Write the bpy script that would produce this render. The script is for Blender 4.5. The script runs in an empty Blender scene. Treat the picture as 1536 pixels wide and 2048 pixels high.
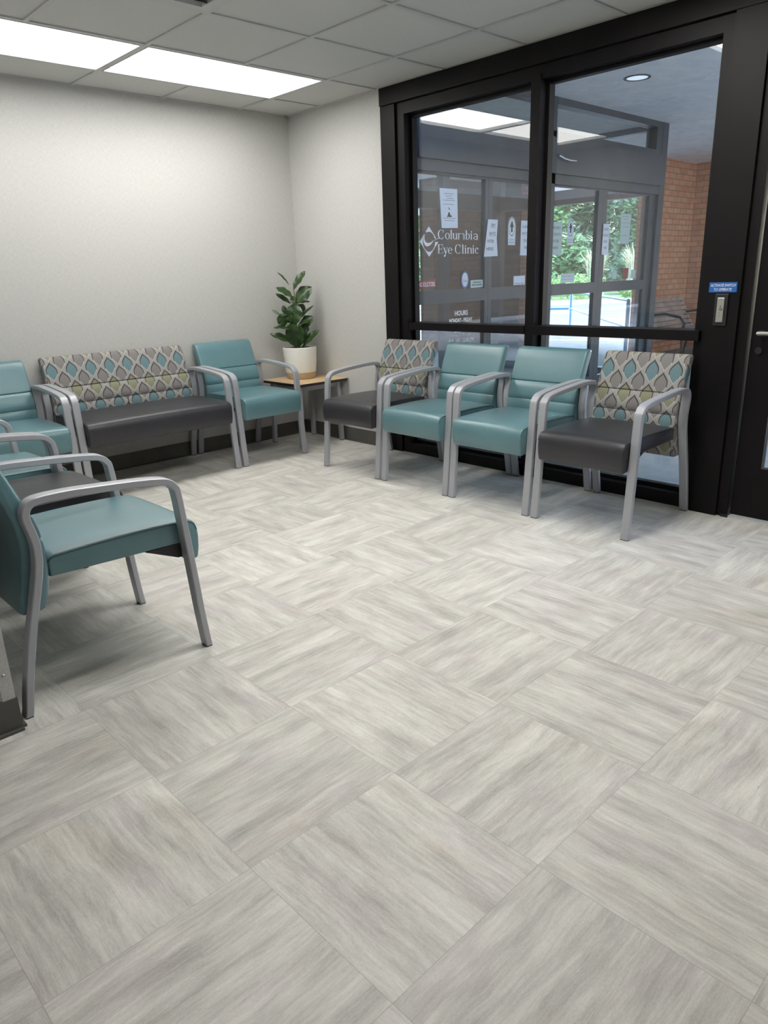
import bpy, bmesh, math, random
from mathutils import Vector, Matrix
PI = math.pi
SC = bpy.context.scene
C = SC.collection

# ------------------------------------------------------------------ camera, world, sun, exposure
cam = bpy.data.cameras.new('camera')
camo = bpy.data.objects.new('camera', cam)
C.objects.link(camo)
SC.camera = camo
cam.sensor_fit = 'VERTICAL'
cam.sensor_height = 36.0
cam.lens = 1452.55 / 2048 * 36.0
cam.clip_start = 0.05
cam.clip_end = 300
camo.location = (-3.8023, -5.0219, 1.2602)
camo.rotation_euler = (1.2579, 0.0316, -0.7610)

SC.view_settings.view_transform = 'Standard'
SC.view_settings.look = 'None'
SC.view_settings.gamma = 1.0
SC.view_settings.exposure = 0.0
SC.view_settings.use_curve_mapping = False
PANEL = 12.5           # radiance of the ceiling light diffusers

world = bpy.data.worlds.new('world')
SC.world = world
world.use_nodes = True
wn = world.node_tree.nodes
wl = world.node_tree.links
sky = wn.new('ShaderNodeTexSky')
sky.sky_type = 'NISHITA'
sky.sun_disc = False
sky.sun_elevation = math.radians(50)
sky.sun_rotation = math.radians(100)
wl.new(sky.outputs[0], wn['Background'].inputs[0])
wn['Background'].inputs[1].default_value = 3.4

sun = bpy.data.lights.new('sun', 'SUN')
sun.energy = 8.0
sun.angle = math.radians(0.6)
sun.color = (1.0, 0.96, 0.90)
suno = bpy.data.objects.new('sun', sun)
C.objects.link(suno)
suno.location = (12, -6, 12)
sd = Vector((-0.62, 0.38, -0.80))          # direction the light travels
suno.rotation_euler = sd.to_track_quat('-Z', 'Y').to_euler()

H = 2.4555             # room ceiling
HS = 2.755             # porch soffit
TS = 0.6096            # ceiling grid
GA, GB = 0.4404, 0.4082

# ------------------------------------------------------------------ node helpers
class N:
    def __init__(s, name, rough=0.5, spec=0.5, metal=0.0):
        s.m = bpy.data.materials.new(name)
        s.m.use_nodes = True
        s.t = s.m.node_tree
        s.b = s.t.nodes['Principled BSDF']
        s.out = s.t.nodes['Material Output']
        s.b.inputs['Roughness'].default_value = rough
        s.b.inputs['Specular IOR Level'].default_value = spec
        s.b.inputs['Metallic'].default_value = metal
    def put(s, sock, v):
        if isinstance(v, bpy.types.NodeSocket):
            s.t.links.new(v, sock)
        elif isinstance(v, tuple) and sock.type == 'RGBA':
            sock.default_value = v if len(v) == 4 else v + (1,)
        else:
            sock.default_value = v
    def ma(s, op, a, b=0.0, c=None, clamp=False):
        n = s.t.nodes.new('ShaderNodeMath')
        n.operation = op
        n.use_clamp = clamp
        s.put(n.inputs[0], a)
        s.put(n.inputs[1], b)
        if c is not None:
            s.put(n.inputs[2], c)
        return n.outputs[0]
    def pos(s, kind='pos'):
        if kind == 'pos':
            return s.t.nodes.new('ShaderNodeNewGeometry').outputs['Position']
        n = s.t.nodes.new('ShaderNodeTexCoord')
        return n.outputs['UV' if kind == 'uv' else 'Object']
    def sep(s, v):
        n = s.t.nodes.new('ShaderNodeSeparateXYZ')
        s.put(n.inputs[0], v)
        return n.outputs[0], n.outputs[1], n.outputs[2]
    def comb(s, x, y, z=0.0):
        n = s.t.nodes.new('ShaderNodeCombineXYZ')
        for i, v in enumerate((x, y, z)):
            s.put(n.inputs[i], v)
        return n.outputs[0]
    def noise(s, vec, scale, detail=3.0, rough=0.55, dist=0.0):
        n = s.t.nodes.new('ShaderNodeTexNoise')
        s.put(n.inputs['Vector'], vec)
        n.inputs['Scale'].default_value = scale
        n.inputs['Detail'].default_value = detail
        n.inputs['Roughness'].default_value = rough
        n.inputs['Distortion'].default_value = dist
        return n.outputs[0]
    def white(s, vec):
        n = s.t.nodes.new('ShaderNodeTexWhiteNoise')
        n.noise_dimensions = '3D'
        s.put(n.inputs['Vector'], vec)
        return n.outputs[0]
    def ramp(s, f, stops):
        n = s.t.nodes.new('ShaderNodeValToRGB')
        s.put(n.inputs[0], f)
        e = n.color_ramp.elements
        while len(e) < len(stops):
            e.new(0.5)
        for k, (p, c) in enumerate(stops):
            e[k].position = p
            e[k].color = tuple(c) + (1,)
        return n.outputs[0]
    def mix(s, f, a, b, blend='MIX'):
        n = s.t.nodes.new('ShaderNodeMix')
        n.data_type = 'RGBA'
        n.blend_type = blend
        s.put(n.inputs[0], f)
        s.put(n.inputs[6], a)
        s.put(n.inputs[7], b)
        return n.outputs[2]
    def bump(s, h, strength=0.2, dist=0.01):
        n = s.t.nodes.new('ShaderNodeBump')
        n.inputs['Strength'].default_value = strength
        n.inputs['Distance'].default_value = dist
        s.put(n.inputs['Height'], h)
        s.t.links.new(n.outputs[0], s.b.inputs['Normal'])
    def col(s, v):
        s.put(s.b.inputs['Base Color'], v)
        return s

def plain(name, col, rough=0.5, spec=0.5, metal=0.0, var=0.0, vscale=8.0, bump=0.0, bscale=200.0):
    n = N(name, rough, spec, metal)
    if var:
        f = n.noise(n.pos(), vscale, 4.0)
        lo = tuple(c * (1 - var) for c in col)
        hi = tuple(min(1, c * (1 + var)) for c in col)
        n.col(n.ramp(f, [(0.3, lo), (0.7, hi)]))
    else:
        n.col(tuple(col))
    if bump:
        n.bump(n.noise(n.pos(), bscale, 2.0), bump, 0.002)
    return n.m

M = {}
# wallpaper: pale linen weave
n = N('linen_wallpaper', 0.75, 0.25)
x, y, z = n.sep(n.pos())
h1 = n.noise(n.comb(n.ma('MULTIPLY', x, 40.0), n.ma('MULTIPLY', y, 40.0), n.ma('MULTIPLY', z, 420.0)), 1.0, 2.0)
h2 = n.noise(n.comb(n.ma('MULTIPLY', x, 420.0), n.ma('MULTIPLY', y, 420.0), n.ma('MULTIPLY', z, 40.0)), 1.0, 2.0)
hh = n.ma('ADD', n.ma('MULTIPLY', h1, 0.5), n.ma('MULTIPLY', h2, 0.5))
n.col(n.ramp(hh, [(0.34, (0.47, 0.465, 0.445)), (0.66, (0.59, 0.585, 0.565))]))
n.bump(hh, 0.25, 0.001)
M['wall'] = n.m
M['wall_dim'] = plain('bounce_cut_wall_paint', (0.20, 0.19, 0.18), 0.8, 0.2)  # unseen walls coloured dark to cut bounced fill light
M['base'] = plain('vinyl_base', (0.10, 0.097, 0.088), 0.45, 0.4, var=0.1)
# ceiling tile
n = N('ceiling_tile', 0.9, 0.1)
f = n.noise(n.pos(), 260.0, 3.0)
n.col(n.ramp(f, [(0.35, (0.52, 0.52, 0.50)), (0.6, (0.62, 0.62, 0.60))]))
n.bump(f, 0.2, 0.001)
M['tile'] = n.m
M['tee'] = plain('ceiling_grid_paint', (0.50, 0.50, 0.49), 0.5)
M['bronze'] = plain('dark_bronze_frame', (0.005, 0.004, 0.0045), 0.48, 0.2, var=0.25, vscale=3.0)
M['grayframe'] = plain('reflection_greyed_frame', (0.060, 0.066, 0.075), 0.45, 0.4, var=0.15, vscale=4.0)  # dark frames greyed: the veil of reflections is put into the colour
M['silver'] = plain('silver_painted_steel', (0.42, 0.43, 0.46), 0.42, 0.45, 0.30, bump=0.05)
M['steel'] = plain('brushed_steel', (0.55, 0.54, 0.50), 0.35, 0.5, 0.9)
M['sill'] = plain('aluminium_sill', (0.62, 0.63, 0.65), 0.35, 0.5, 0.2)
M['black'] = plain('black_plastic', (0.012, 0.012, 0.013), 0.5)

def leather(name, col, rough, var=0.1, coat=0.0):
    n = N(name, rough, 0.5)
    f = n.noise(n.pos('obj'), 5.0, 3.0)
    lo = tuple(c * (1 - var) for c in col)
    hi = tuple(c * (1 + var) for c in col)
    n.col(n.ramp(f, [(0.3, lo), (0.7, hi)]))
    g = n.noise(n.pos('obj'), 420.0, 2.0)
    w = n.noise(n.pos('obj'), 14.0, 2.0)
    n.bump(n.ma('ADD', g, n.ma('MULTIPLY', w, 2.5)), 0.12, 0.003)
    n.b.inputs['Coat Weight'].default_value = coat
    n.b.inputs['Coat Roughness'].default_value = 0.35
    return n.m
M['teal'] = leather('teal_vinyl', (0.108, 0.222, 0.250), 0.34, 0.08, 0.5)
M['charcoal'] = leather('charcoal_vinyl', (0.027, 0.026, 0.032), 0.40, 0.1, 0.2)
M['teal_seam'] = plain('teal_piping', (0.03, 0.075, 0.08), 0.5)
M['char_seam'] = plain('charcoal_piping', (0.015, 0.015, 0.018), 0.5)

# patterned fabric: ogee leaves, lattice read from the UV map (metres)
n = N('leaf_pattern_fabric', 0.8, 0.2)
u, v, _ = n.sep(n.pos('uv'))
DX, DY = 0.128, 0.131
def lattice(ox, oy):
    a = n.ma('DIVIDE', n.ma('SUBTRACT', u, ox), DX)
    b = n.ma('DIVIDE', n.ma('SUBTRACT', v, oy), DY)
    ra = n.ma('FLOOR', n.ma('ADD', a, 0.5))
    rb = n.ma('FLOOR', n.ma('ADD', b, 0.5))
    lx = n.ma('MULTIPLY', n.ma('SUBTRACT', a, ra), DX)
    ly = n.ma('MULTIPLY', n.ma('SUBTRACT', b, rb), DY)
    return lx, ly, rb
def ogee(lx, ly, half, width, power):
    t = n.ma('MINIMUM', n.ma('ABSOLUTE', n.ma('DIVIDE', ly, half)), 1.0)
    w = n.ma('MULTIPLY', n.ma('POWER', n.ma('SUBTRACT', 1.0, n.ma('POWER', t, 2.3)), power), width)
    return n.ma('SUBTRACT', n.ma('ABSOLUTE', lx), w)     # <0 inside
AX, AY = -0.196, 0.098
weave = n.noise(n.comb(n.ma('MULTIPLY', u, 900.0), n.ma('MULTIPLY', v, 300.0)), 1.0, 2.0)
bg = n.ramp(weave, [(0.35, (0.31, 0.30, 0.29)), (0.65, (0.39, 0.38, 0.365))])
colr = bg
for (ox, oy, kind) in ((AX, AY, 'A'), (AX + DX / 2, AY + DY / 2, 'B')):
    lx, ly, rb = lattice(ox, oy)
    if kind == 'A':
        par = n.ma('ABSOLUTE', n.ma('MODULO', rb, 2.0))
        leafc = n.mix(par, (0.16, 0.27, 0.30), (0.29, 0.29, 0.19))
    else:
        leafc = (0.26, 0.245, 0.24)
    # veins inside the leaf
    wav = n.ma('SINE', n.ma('ADD', n.ma('MULTIPLY', lx, 620.0), n.ma('MULTIPLY', n.noise(n.comb(u, v), 40.0, 1.0), 5.0)))
    leafc = n.mix(n.ma('MULTIPLY', n.ma('GREATER_THAN', wav, 0.35), 0.40), leafc, (0.14, 0.14, 0.14))
    d2 = ogee(lx, n.ma('ADD', ly, 0.003), 0.0655, 0.0362, 1.75)
    up = n.ma('LESS_THAN', ly, 0.014)     # v grows downwards: upper half
    halo_in = n.ma('LESS_THAN', d2, 0.0)
    halo = n.mix(up, (0.58, 0.57, 0.55), (0.085, 0.078, 0.075))
    colr = n.mix(halo_in, colr, halo)
    d1 = ogee(lx, n.ma('SUBTRACT', ly, 0.001), 0.0565, 0.0312, 1.6)
    ins = n.ma('LESS_THAN', d1, 0.0)
    colr = n.mix(ins, colr, leafc)
colr = n.mix(0.55, colr, n.ramp(weave, [(0.3, (0.55, 0.55, 0.55)), (0.7, (1.0, 1.0, 1.0))]), 'MULTIPLY')
n.col(colr)
n.bump(weave, 0.25, 0.001)
M['fabric'] = n.m

# floor: 18 inch travertine look squares laid quarter-turn
n = N('travertine_floor', 0.42, 0.4)
x, y, z = n.sep(n.pos())
ca, sa = math.cos(0.0059), math.sin(0.0059)
px = n.ma('SUBTRACT', x, -3.1386)
py = n.ma('SUBTRACT', y, -4.7498)
fx = n.ma('DIVIDE', n.ma('ADD', n.ma('MULTIPLY', px, ca), n.ma('MULTIPLY', py, sa)), 0.4572)
fy = n.ma('DIVIDE', n.ma('SUBTRACT', n.ma('MULTIPLY', py, ca), n.ma('MULTIPLY', px, sa)), 0.4572)
ix, iy = n.ma('FLOOR', fx), n.ma('FLOOR', fy)
lu, lv = n.ma('SUBTRACT', fx, ix), n.ma('SUBTRACT', fy, iy)
par = n.ma('FLOORED_MODULO', n.ma('ADD', ix, iy), 2.0)      # 0: grain along X
npar = n.ma('SUBTRACT', 1.0, par)
al = n.ma('ADD', n.ma('MULTIPLY', lu, npar), n.ma('MULTIPLY', lv, par))
ac = n.ma('ADD', n.ma('MULTIPLY', lv, npar), n.ma('MULTIPLY', lu, par))
seed = n.white(n.comb(ix, iy, 1.0))
seed2 = n.white(n.comb(ix, iy, 7.0))
so = n.ma('MULTIPLY', seed, 37.0)
warp = n.ma('MULTIPLY', n.ma('SUBTRACT', n.noise(n.comb(al, ac, so), 2.0, 3.0), 0.5), 0.075)
ac2 = n.ma('ADD', ac, warp)
s1 = n.noise(n.comb(n.ma('MULTIPLY', al, 1.1), n.ma('MULTIPLY', ac2, 8.0), so), 1.0, 4.0, 0.6, 0.15)
s2 = n.noise(n.comb(n.ma('MULTIPLY', al, 3.0), n.ma('MULTIPLY', ac2, 42.0), so), 1.0, 5.0, 0.75, 0.12)
s3 = n.noise(n.comb(n.ma('MULTIPLY', al, 60.0), n.ma('MULTIPLY', ac2, 150.0), so), 1.0, 2.0, 0.7)
ss = n.ma('ADD', n.ma('ADD', n.ma('MULTIPLY', s1, 0.42), n.ma('MULTIPLY', s2, 0.40)), n.ma('MULTIPLY', s3, 0.18))
blot = n.noise(n.comb(n.ma('MULTIPLY', al, 3.2), n.ma('MULTIPLY', ac2, 6.5), n.ma('ADD', so, 5.0)), 1.0, 4.0)
ss = n.ma('ADD', n.ma('MULTIPLY', ss, 0.80), n.ma('MULTIPLY', blot, 0.20))
base = n.ramp(ss, [(0.36, (0.38, 0.36, 0.33)), (0.45, (0.535, 0.515, 0.47)), (0.515, (0.64, 0.62, 0.565)), (0.61, (0.80, 0.775, 0.71))])
tint = n.noise(n.comb(n.ma('MULTIPLY', al, 1.6), n.ma('MULTIPLY', ac2, 3.6), n.ma('ADD', so, 9.0)), 1.0, 3.0)
base = n.mix(n.ma('MULTIPLY', n.ma('MULTIPLY', n.ma('SUBTRACT', tint, 0.52, clamp=True), 5.0, clamp=True), 0.55), base,
             n.mix(1.0, base, (0.90, 0.83, 0.90), 'MULTIPLY'))
tint2 = n.noise(n.comb(n.ma('MULTIPLY', al, 1.4), n.ma('MULTIPLY', ac2, 3.0), n.ma('ADD', so, 21.0)), 1.0, 3.0)
base = n.mix(n.ma('MULTIPLY', n.ma('SUBTRACT', tint2, 0.6, clamp=True), 2.5, clamp=True), base,
             n.mix(1.0, base, (1.0, 0.90, 0.80), 'MULTIPLY'))
# thin broken dark veins
vn = n.noise(n.comb(n.ma('MULTIPLY', al, 5.0), n.ma('MULTIPLY', ac2, 30.0), n.ma('ADD', so, 3.0)), 1.0, 5.0, 0.8)
vein = n.ma('MULTIPLY', n.ma('MULTIPLY', n.ma('SUBTRACT', vn, 0.66, clamp=True), 14.0, clamp=True), 0.45)
base = n.mix(vein, base, (0.22, 0.21, 0.195))
tone = n.ma('ADD', 0.93, n.ma('MULTIPLY', seed2, 0.12))
base = n.mix(1.0, base, n.comb(tone, tone, tone), 'MULTIPLY')
eu = n.ma('MINIMUM', lu, n.ma('SUBTRACT', 1.0, lu))
ev = n.ma('MINIMUM', lv, n.ma('SUBTRACT', 1.0, lv))
edge = n.ma('LESS_THAN', n.ma('MINIMUM', eu, ev), 0.0024)
base = n.mix(n.ma('MULTIPLY', edge, 0.32), base, (0.20, 0.19, 0.18))
n.col(base)
n.put(n.b.inputs['Roughness'], n.ma('ADD', 0.36, n.ma('MULTIPLY', s2, 0.2)))
n.bump(n.ma('SUBTRACT', s2, edge), 0.08, 0.002)
M['floor'] = n.m

def glass_mat(name, tint, base=0.045):
    m = bpy.data.materials.new(name)
    m.use_nodes = True
    t = m.node_tree
    t.nodes.clear()
    o = t.nodes.new('ShaderNodeOutputMaterial')
    mx = t.nodes.new('ShaderNodeMixShader')
    tr = t.nodes.new('ShaderNodeBsdfTransparent')
    gl = t.nodes.new('ShaderNodeBsdfGlossy')
    gl.inputs['Roughness'].default_value = 0.0
    gl.inputs['Color'].default_value = (1, 1, 1, 1)
    tr.inputs[0].default_value = tint + (1,)
    lw = t.nodes.new('ShaderNodeLayerWeight')
    lw.inputs[0].default_value = 0.5
    p = t.nodes.new('ShaderNodeMath'); p.operation = 'POWER'; p.inputs[1].default_value = 5.0
    t.links.new(lw.outputs['Facing'], p.inputs[0])
    q = t.nodes.new('ShaderNodeMath'); q.operation = 'MULTIPLY_ADD'
    t.links.new(p.outputs[0], q.inputs[0]); q.inputs[1].default_value = 1 - base; q.inputs[2].default_value = base
    t.links.new(q.outputs[0], mx.inputs[0])
    t.links.new(tr.outputs[0], mx.inputs[1])
    t.links.new(gl.outputs[0], mx.inputs[2])
    t.links.new(mx.outputs[0], o.inputs[0])
    return m
M['glass'] = glass_mat('clear_glass', (0.985, 0.99, 0.99), 0.045)
M['glass2'] = glass_mat('tinted_glass', (0.955, 0.97, 0.97), 0.045)

# brick
def brickmat(name, c1, c2, mort, axis):
    n = N(name, 0.85, 0.2)
    x, y, z = n.sep(n.pos())
    b = n.t.nodes.new('ShaderNodeTexBrick')
    n.put(b.inputs['Vector'], n.comb(x if axis == 'x' else y, z))
    b.inputs['Scale'].default_value = 1.0
    b.inputs['Brick Width'].default_value = 0.215
    b.inputs['Row Height'].default_value = 0.078
    b.inputs['Mortar Size'].default_value = 0.007
    b.inputs['Color1'].default_value = c1 + (1,)
    b.inputs['Color2'].default_value = c2 + (1,)
    b.inputs['Mortar'].default_value = mort + (1,)
    f = n.noise(n.pos(), 9.0, 4.0)
    n.col(n.mix(0.6, b.outputs[0], n.ramp(f, [(0.3, (0.7, 0.7, 0.7)), (0.7, (1, 1, 1))]), 'MULTIPLY'))
    n.bump(n.ma('SUBTRACT', 1.0, b.outputs[1]), 0.6, 0.008)
    return n.m
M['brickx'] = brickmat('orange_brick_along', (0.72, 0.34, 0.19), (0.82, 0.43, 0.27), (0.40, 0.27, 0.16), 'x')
M['bricky'] = brickmat('orange_brick_across_shaded', (0.60, 0.29, 0.18), (0.70, 0.37, 0.24), (0.36, 0.25, 0.16), 'y')  # darker copy of the same brick, shade put into its colour
# stucco soffit
n = N('stucco_soffit', 0.9, 0.1)
f = n.noise(n.pos(), 5.0, 6.0, 0.7, 0.6)
n.col(n.ramp(f, [(0.3, (0.74, 0.76, 0.76)), (0.7, (0.93, 0.94, 0.93))]))
n.bump(n.noise(n.pos(), 70.0, 4.0), 0.6, 0.01)
M['stucco'] = n.m
M['concrete'] = plain('porch_concrete', (0.24, 0.26, 0.265), 0.8, 0.2, var=0.12, vscale=6.0)
M['asphalt'] = plain('asphalt', (0.10, 0.103, 0.108), 0.85, 0.2, var=0.25, vscale=1.2)
M['curb'] = plain('white_curb', (0.62, 0.60, 0.56), 0.8, var=0.1)
M['yellow'] = plain('yellow_curb_paint', (0.75, 0.52, 0.06), 0.6, var=0.15)
M['rail'] = plain('blue_rail_paint', (0.10, 0.36, 0.62), 0.4)
M['grass'] = plain('lawn', (0.12, 0.20, 0.05), 0.9, var=0.3, vscale=2.0)
def leafmat(name, a, b, rough=0.5, sc=3.0, trans=0.0):
    n = N(name, rough, 0.4)
    n.col(n.ramp(n.noise(n.pos(), sc, 4.0, 0.7), [(0.32, a), (0.68, b)]))
    return n.m
M['tree1'] = leafmat('tree_leaves', (0.055, 0.12, 0.035), (0.20, 0.33, 0.12))
M['tree2'] = leafmat('dark_tree_leaves', (0.03, 0.075, 0.03), (0.11, 0.20, 0.08))
M['hedge'] = leafmat('hedge_leaves', (0.08, 0.20, 0.03), (0.24, 0.42, 0.08), sc=5.0)
M['reed'] = leafmat('dry_grass', (0.30, 0.28, 0.16), (0.62, 0.60, 0.42), sc=6.0)
M['bark'] = plain('bark', (0.10, 0.075, 0.055), 0.9, var=0.3)
M['slat'] = plain('weathered_wood_slat', (0.40, 0.31, 0.27), 0.7, var=0.25, vscale=6.0)
M['backing'] = plain('vent_backing', (0.10, 0.10, 0.10), 0.7)
M['iron'] = plain('black_iron', (0.02, 0.02, 0.022), 0.5)
# table
n = N('maple_laminate', 0.42, 0.4)
x, y, z = n.sep(n.pos())
f = n.noise(n.comb(n.ma('MULTIPLY', x, 3.0), n.ma('MULTIPLY', y, 60.0), z), 1.0, 4.0)
n.col(n.ramp(f, [(0.3, (0.56, 0.40, 0.22)), (0.7, (0.68, 0.51, 0.30))]))
M['maple'] = n.m
M['edge'] = plain('dark_table_edge', (0.030, 0.018, 0.012), 0.4)
M['pot'] = plain('white_ceramic', (0.80, 0.78, 0.73), 0.42, 0.4, var=0.03)
M['clay'] = plain('bare_tan_clay', (0.46, 0.33, 0.20), 0.75, var=0.1, vscale=20)
n = N('fig_leaf', 0.34, 0.5)
lf = n.noise(n.pos(), 22.0, 4.0, 0.6)
n.col(n.ramp(lf, [(0.3, (0.010, 0.030, 0.010)), (0.72, (0.042, 0.092, 0.018))]))
M['fig'] = n.m
M['moss'] = leafmat('moss', (0.012, 0.035, 0.008), (0.05, 0.10, 0.02), sc=60.0)
M['stem'] = plain('fig_stem', (0.12, 0.13, 0.05), 0.7)
M['paper'] = plain('white_paper', (0.72, 0.76, 0.80), 0.7, 0.2)
M['palepaper'] = plain('pale_green_decal', (0.52, 0.62, 0.58), 0.6, 0.2)
M['ink'] = plain('black_ink', (0.03, 0.03, 0.035), 0.6)
M['greyink'] = plain('grey_ink', (0.22, 0.24, 0.27), 0.6)
M['white'] = plain('white_vinyl_lettering', (0.80, 0.82, 0.82), 0.5)
M['red'] = plain('red_decal', (0.32, 0.06, 0.05), 0.5)
M['bluedecal'] = plain('blue_decal', (0.08, 0.16, 0.34), 0.5)
M['green'] = plain('green_decal', (0.03, 0.10, 0.085), 0.5)
M['signblue'] = plain('blue_sign', (0.015, 0.12, 0.42), 0.4)
M['dark'] = plain('dark_interior_paint', (0.05, 0.045, 0.04), 0.8)
M['shadebrick'] = brickmat('shade_browned_brick', (0.13, 0.085, 0.06), (0.16, 0.10, 0.07), (0.10, 0.08, 0.065), 'x')  # brick turned brown: the shade beyond the vestibule is in the colour
def emis(name, col, st):
    m = bpy.data.materials.new(name)
    m.use_nodes = True
    b = m.node_tree.nodes['Principled BSDF']
    b.inputs['Base Color'].default_value = (0.8, 0.8, 0.8, 1)
    b.inputs['Emission Color'].default_value = col + (1,)
    b.inputs['Emission Strength'].default_value = st
    return m
M['lamp'] = emis('light_diffuser', (1.0, 0.985, 0.95), PANEL)
M['lamp_mid'] = emis('light_diffuser_corner', (1.0, 0.985, 0.95), PANEL * 0.92)
M['lamp_weak'] = emis('light_diffuser_left', (1.0, 0.985, 0.95), PANEL * 0.62)
M['canlamp'] = emis('downlight_lens', (0.72, 0.86, 1.0), 0.75)

# ------------------------------------------------------------------ mesh helpers
def link(name, me, mat, parent=None):
    o = bpy.data.objects.new(name, me)
    C.objects.link(o)
    if mat is not None:
        for mm in (mat if isinstance(mat, list) else [mat]):
            me.materials.append(M[mm] if isinstance(mm, str) else mm)
    if parent:
        o.parent = parent
    return o

def finish(bm, name, mat, parent=None, smooth=False, bevel=0.0, seg=2):
    if bevel:
        bmesh.ops.bevel(bm, geom=list(bm.edges), offset=bevel, segments=seg, affect='EDGES', profile=0.5)
    me = bpy.data.meshes.new(name)
    bm.normal_update()
    bm.to_mesh(me)
    bm.free()
    if smooth:
        for p in me.polygons:
            p.use_smooth = True
        try:
            me.set_sharp_from_angle(angle=math.radians(38))
        except Exception:
            pass
    return link(name, me, mat, parent)

def bx(bm, x0, x1, y0, y1, z0, z1, mi=0):
    vs = [bm.verts.new(p) for p in ((x0, y0, z0), (x1, y0, z0), (x1, y1, z0), (x0, y1, z0), (x0, y0, z1), (x1, y0, z1), (x1, y1, z1), (x0, y1, z1))]
    for f in ((0, 3, 2, 1), (4, 5, 6, 7), (0, 1, 5, 4), (1, 2, 6, 5), (2, 3, 7, 6), (3, 0, 4, 7)):
        bm.faces.new([vs[i] for i in f]).material_index = mi

def box(name, mat, x0, x1, y0, y1, z0, z1, parent=None, bevel=0.0):
    bm = bmesh.new()
    bx(bm, min(x0, x1), max(x0, x1), min(y0, y1), max(y0, y1), min(z0, z1), max(z0, z1))
    return finish(bm, name, mat, parent, bevel=bevel)

def boxes(name, mat, lst, parent=None):
    bm = bmesh.new()
    for b in lst:
        bx(bm, min(b[0], b[1]), max(b[0], b[1]), min(b[2], b[3]), max(b[2], b[3]), min(b[4], b[5]), max(b[4], b[5]))
    return finish(bm, name, mat, parent)

def tube(bm, pts, r, seg=8, mi=0):
    pts = [Vector(p) for p in pts]
    rings = []
    for i, p in enumerate(pts):
        t = (pts[min(i + 1, len(pts) - 1)] - pts[max(i - 1, 0)]).normalized()
        a = t.orthogonal().normalized() if i == 0 else (rings_a - t * rings_a.dot(t)).normalized()
        rings_a = a
        b = t.cross(a)
        rr = r[i] if isinstance(r, (list, tuple)) else r
        rings.append([bm.verts.new(p + a * rr * math.cos(2 * PI * k / seg) + b * rr * math.sin(2 * PI * k / seg)) for k in range(seg)])
    for i in range(len(rings) - 1):
        for k in range(seg):
            bm.faces.new((rings[i][k], rings[i][(k + 1) % seg], rings[i + 1][(k + 1) % seg], rings[i + 1][k])).material_index = mi
    bm.faces.new(rings[0][::-1]).material_index = mi
    bm.faces.new(rings[-1]).material_index = mi

def lathe(bm, prof, cx, cy, seg=40, mi=0, close=True):
    rings = [[bm.verts.new((cx + r * math.cos(2 * PI * k / seg), cy + r * math.sin(2 * PI * k / seg), z)) for k in range(seg)] for r, z in prof]
    for i in range(len(rings) - 1):
        for k in range(seg):
            bm.faces.new((rings[i][k], rings[i][(k + 1) % seg], rings[i + 1][(k + 1) % seg], rings[i + 1][k])).material_index = mi
    if close:
        bm.faces.new(rings[0][::-1]).material_index = mi
        bm.faces.new(rings[-1]).material_index = mi

def empty(name, loc=(0, 0, 0), rz=0.0):
    o = bpy.data.objects.new(name, None)
    o.empty_display_size = 0.1
    C.objects.link(o)
    o.location = loc
    o.rotation_euler = (0, 0, rz)
    return o

def tag(o, label, cat, group=None, kind=None):
    o['label'] = label
    o['category'] = cat
    if group:
        o['group'] = group
    if kind:
        o['kind'] = kind
    return o

def struct(o, label=None):
    o['kind'] = 'structure'
    if label:
        o['label'] = label
    return o

def catmull(pts, per=6):
    out = []
    P = [Vector(p) for p in pts]
    for i in range(len(P) - 1):
        p0 = P[max(i - 1, 0)]; p1 = P[i]; p2 = P[i + 1]; p3 = P[min(i + 2, len(P) - 1)]
        for k in range(per):
            t = k / per
            out.append(0.5 * ((2 * p1) + (p2 - p0) * t + (2 * p0 - 5 * p1 + 4 * p2 - p3) * t * t + (3 * p1 - p0 - 3 * p2 + p3) * t ** 3))
    out.append(P[-1])
    return out

# ------------------------------------------------------------------ room shell
RX0, RY0 = -6.6, -8.6        # far corners of the room behind the camera
PX = -3.325                  # low partition wall on the left
struct(box('floor', 'floor', RX0 - 0.1, 0.0, RY0 - 0.1, 0.1, -0.1, 0.0))
struct(box('wall_back', 'wall', RX0 - 0.1, 0.12, 0.0, 0.14, 0.0, H + 0.35))
wr = struct(box('wall_right', 'wall', 0.0, 0.12, -1.06, 0.0, 0.0, H + 0.35))
struct(box('wall_left', 'wall', PX - 0.12, PX, -2.876, 0.0, 0.0, H))
struct(box('wall_side', 'wall_dim', RX0 - 0.1, RX0, RY0, 0.0, 0.0, H))
struct(box('wall_front', 'wall_dim', RX0 - 0.1, 0.12, RY0 - 0.1, RY0, 0.0, H + 0.35))
struct(box('wall_entry', 'wall_dim', 0.0, 0.12, RY0, -4.72, 0.0, H + 0.35))
LAMPS = [(0, 0), (2, 0), (0, 4), (2, 4), (0, 9)]
holes = [(i + a, j) for i, j in LAMPS for a in (0, 1)] + [(2, 2)]
xs_ = [0.0] + [-(GA + k * TS) for k in range(0, 11)]
xs_ = [v for v in xs_ if v > RX0] + [RX0]
ys_ = [0.0] + [-(GB + k * TS) for k in range(0, 15)]
ys_ = [v for v in ys_ if v > RY0] + [RY0]
bm = bmesh.new()
for a in range(len(xs_) - 1):
    for b in range(len(ys_) - 1):
        if (a - 1, b - 1) not in holes:
            bx(bm, xs_[a + 1], xs_[a], ys_[b + 1], ys_[b], H + 0.006, H + 0.08)
struct(finish(bm, 'ceiling', 'tile'))
struct(box('ceiling_slab', 'tile', RX0, 0.0, RY0, 0.0, H + 0.081, H + 0.12), 'slab above the suspended ceiling')
bm = bmesh.new()
for k in range(-1, 16):
    yy = -(GB + k * TS)
    if yy > RY0 and yy < 0:
        bx(bm, RX0, 0.0, yy - 0.012, yy + 0.012, H - 0.001, H + 0.008)
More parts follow.
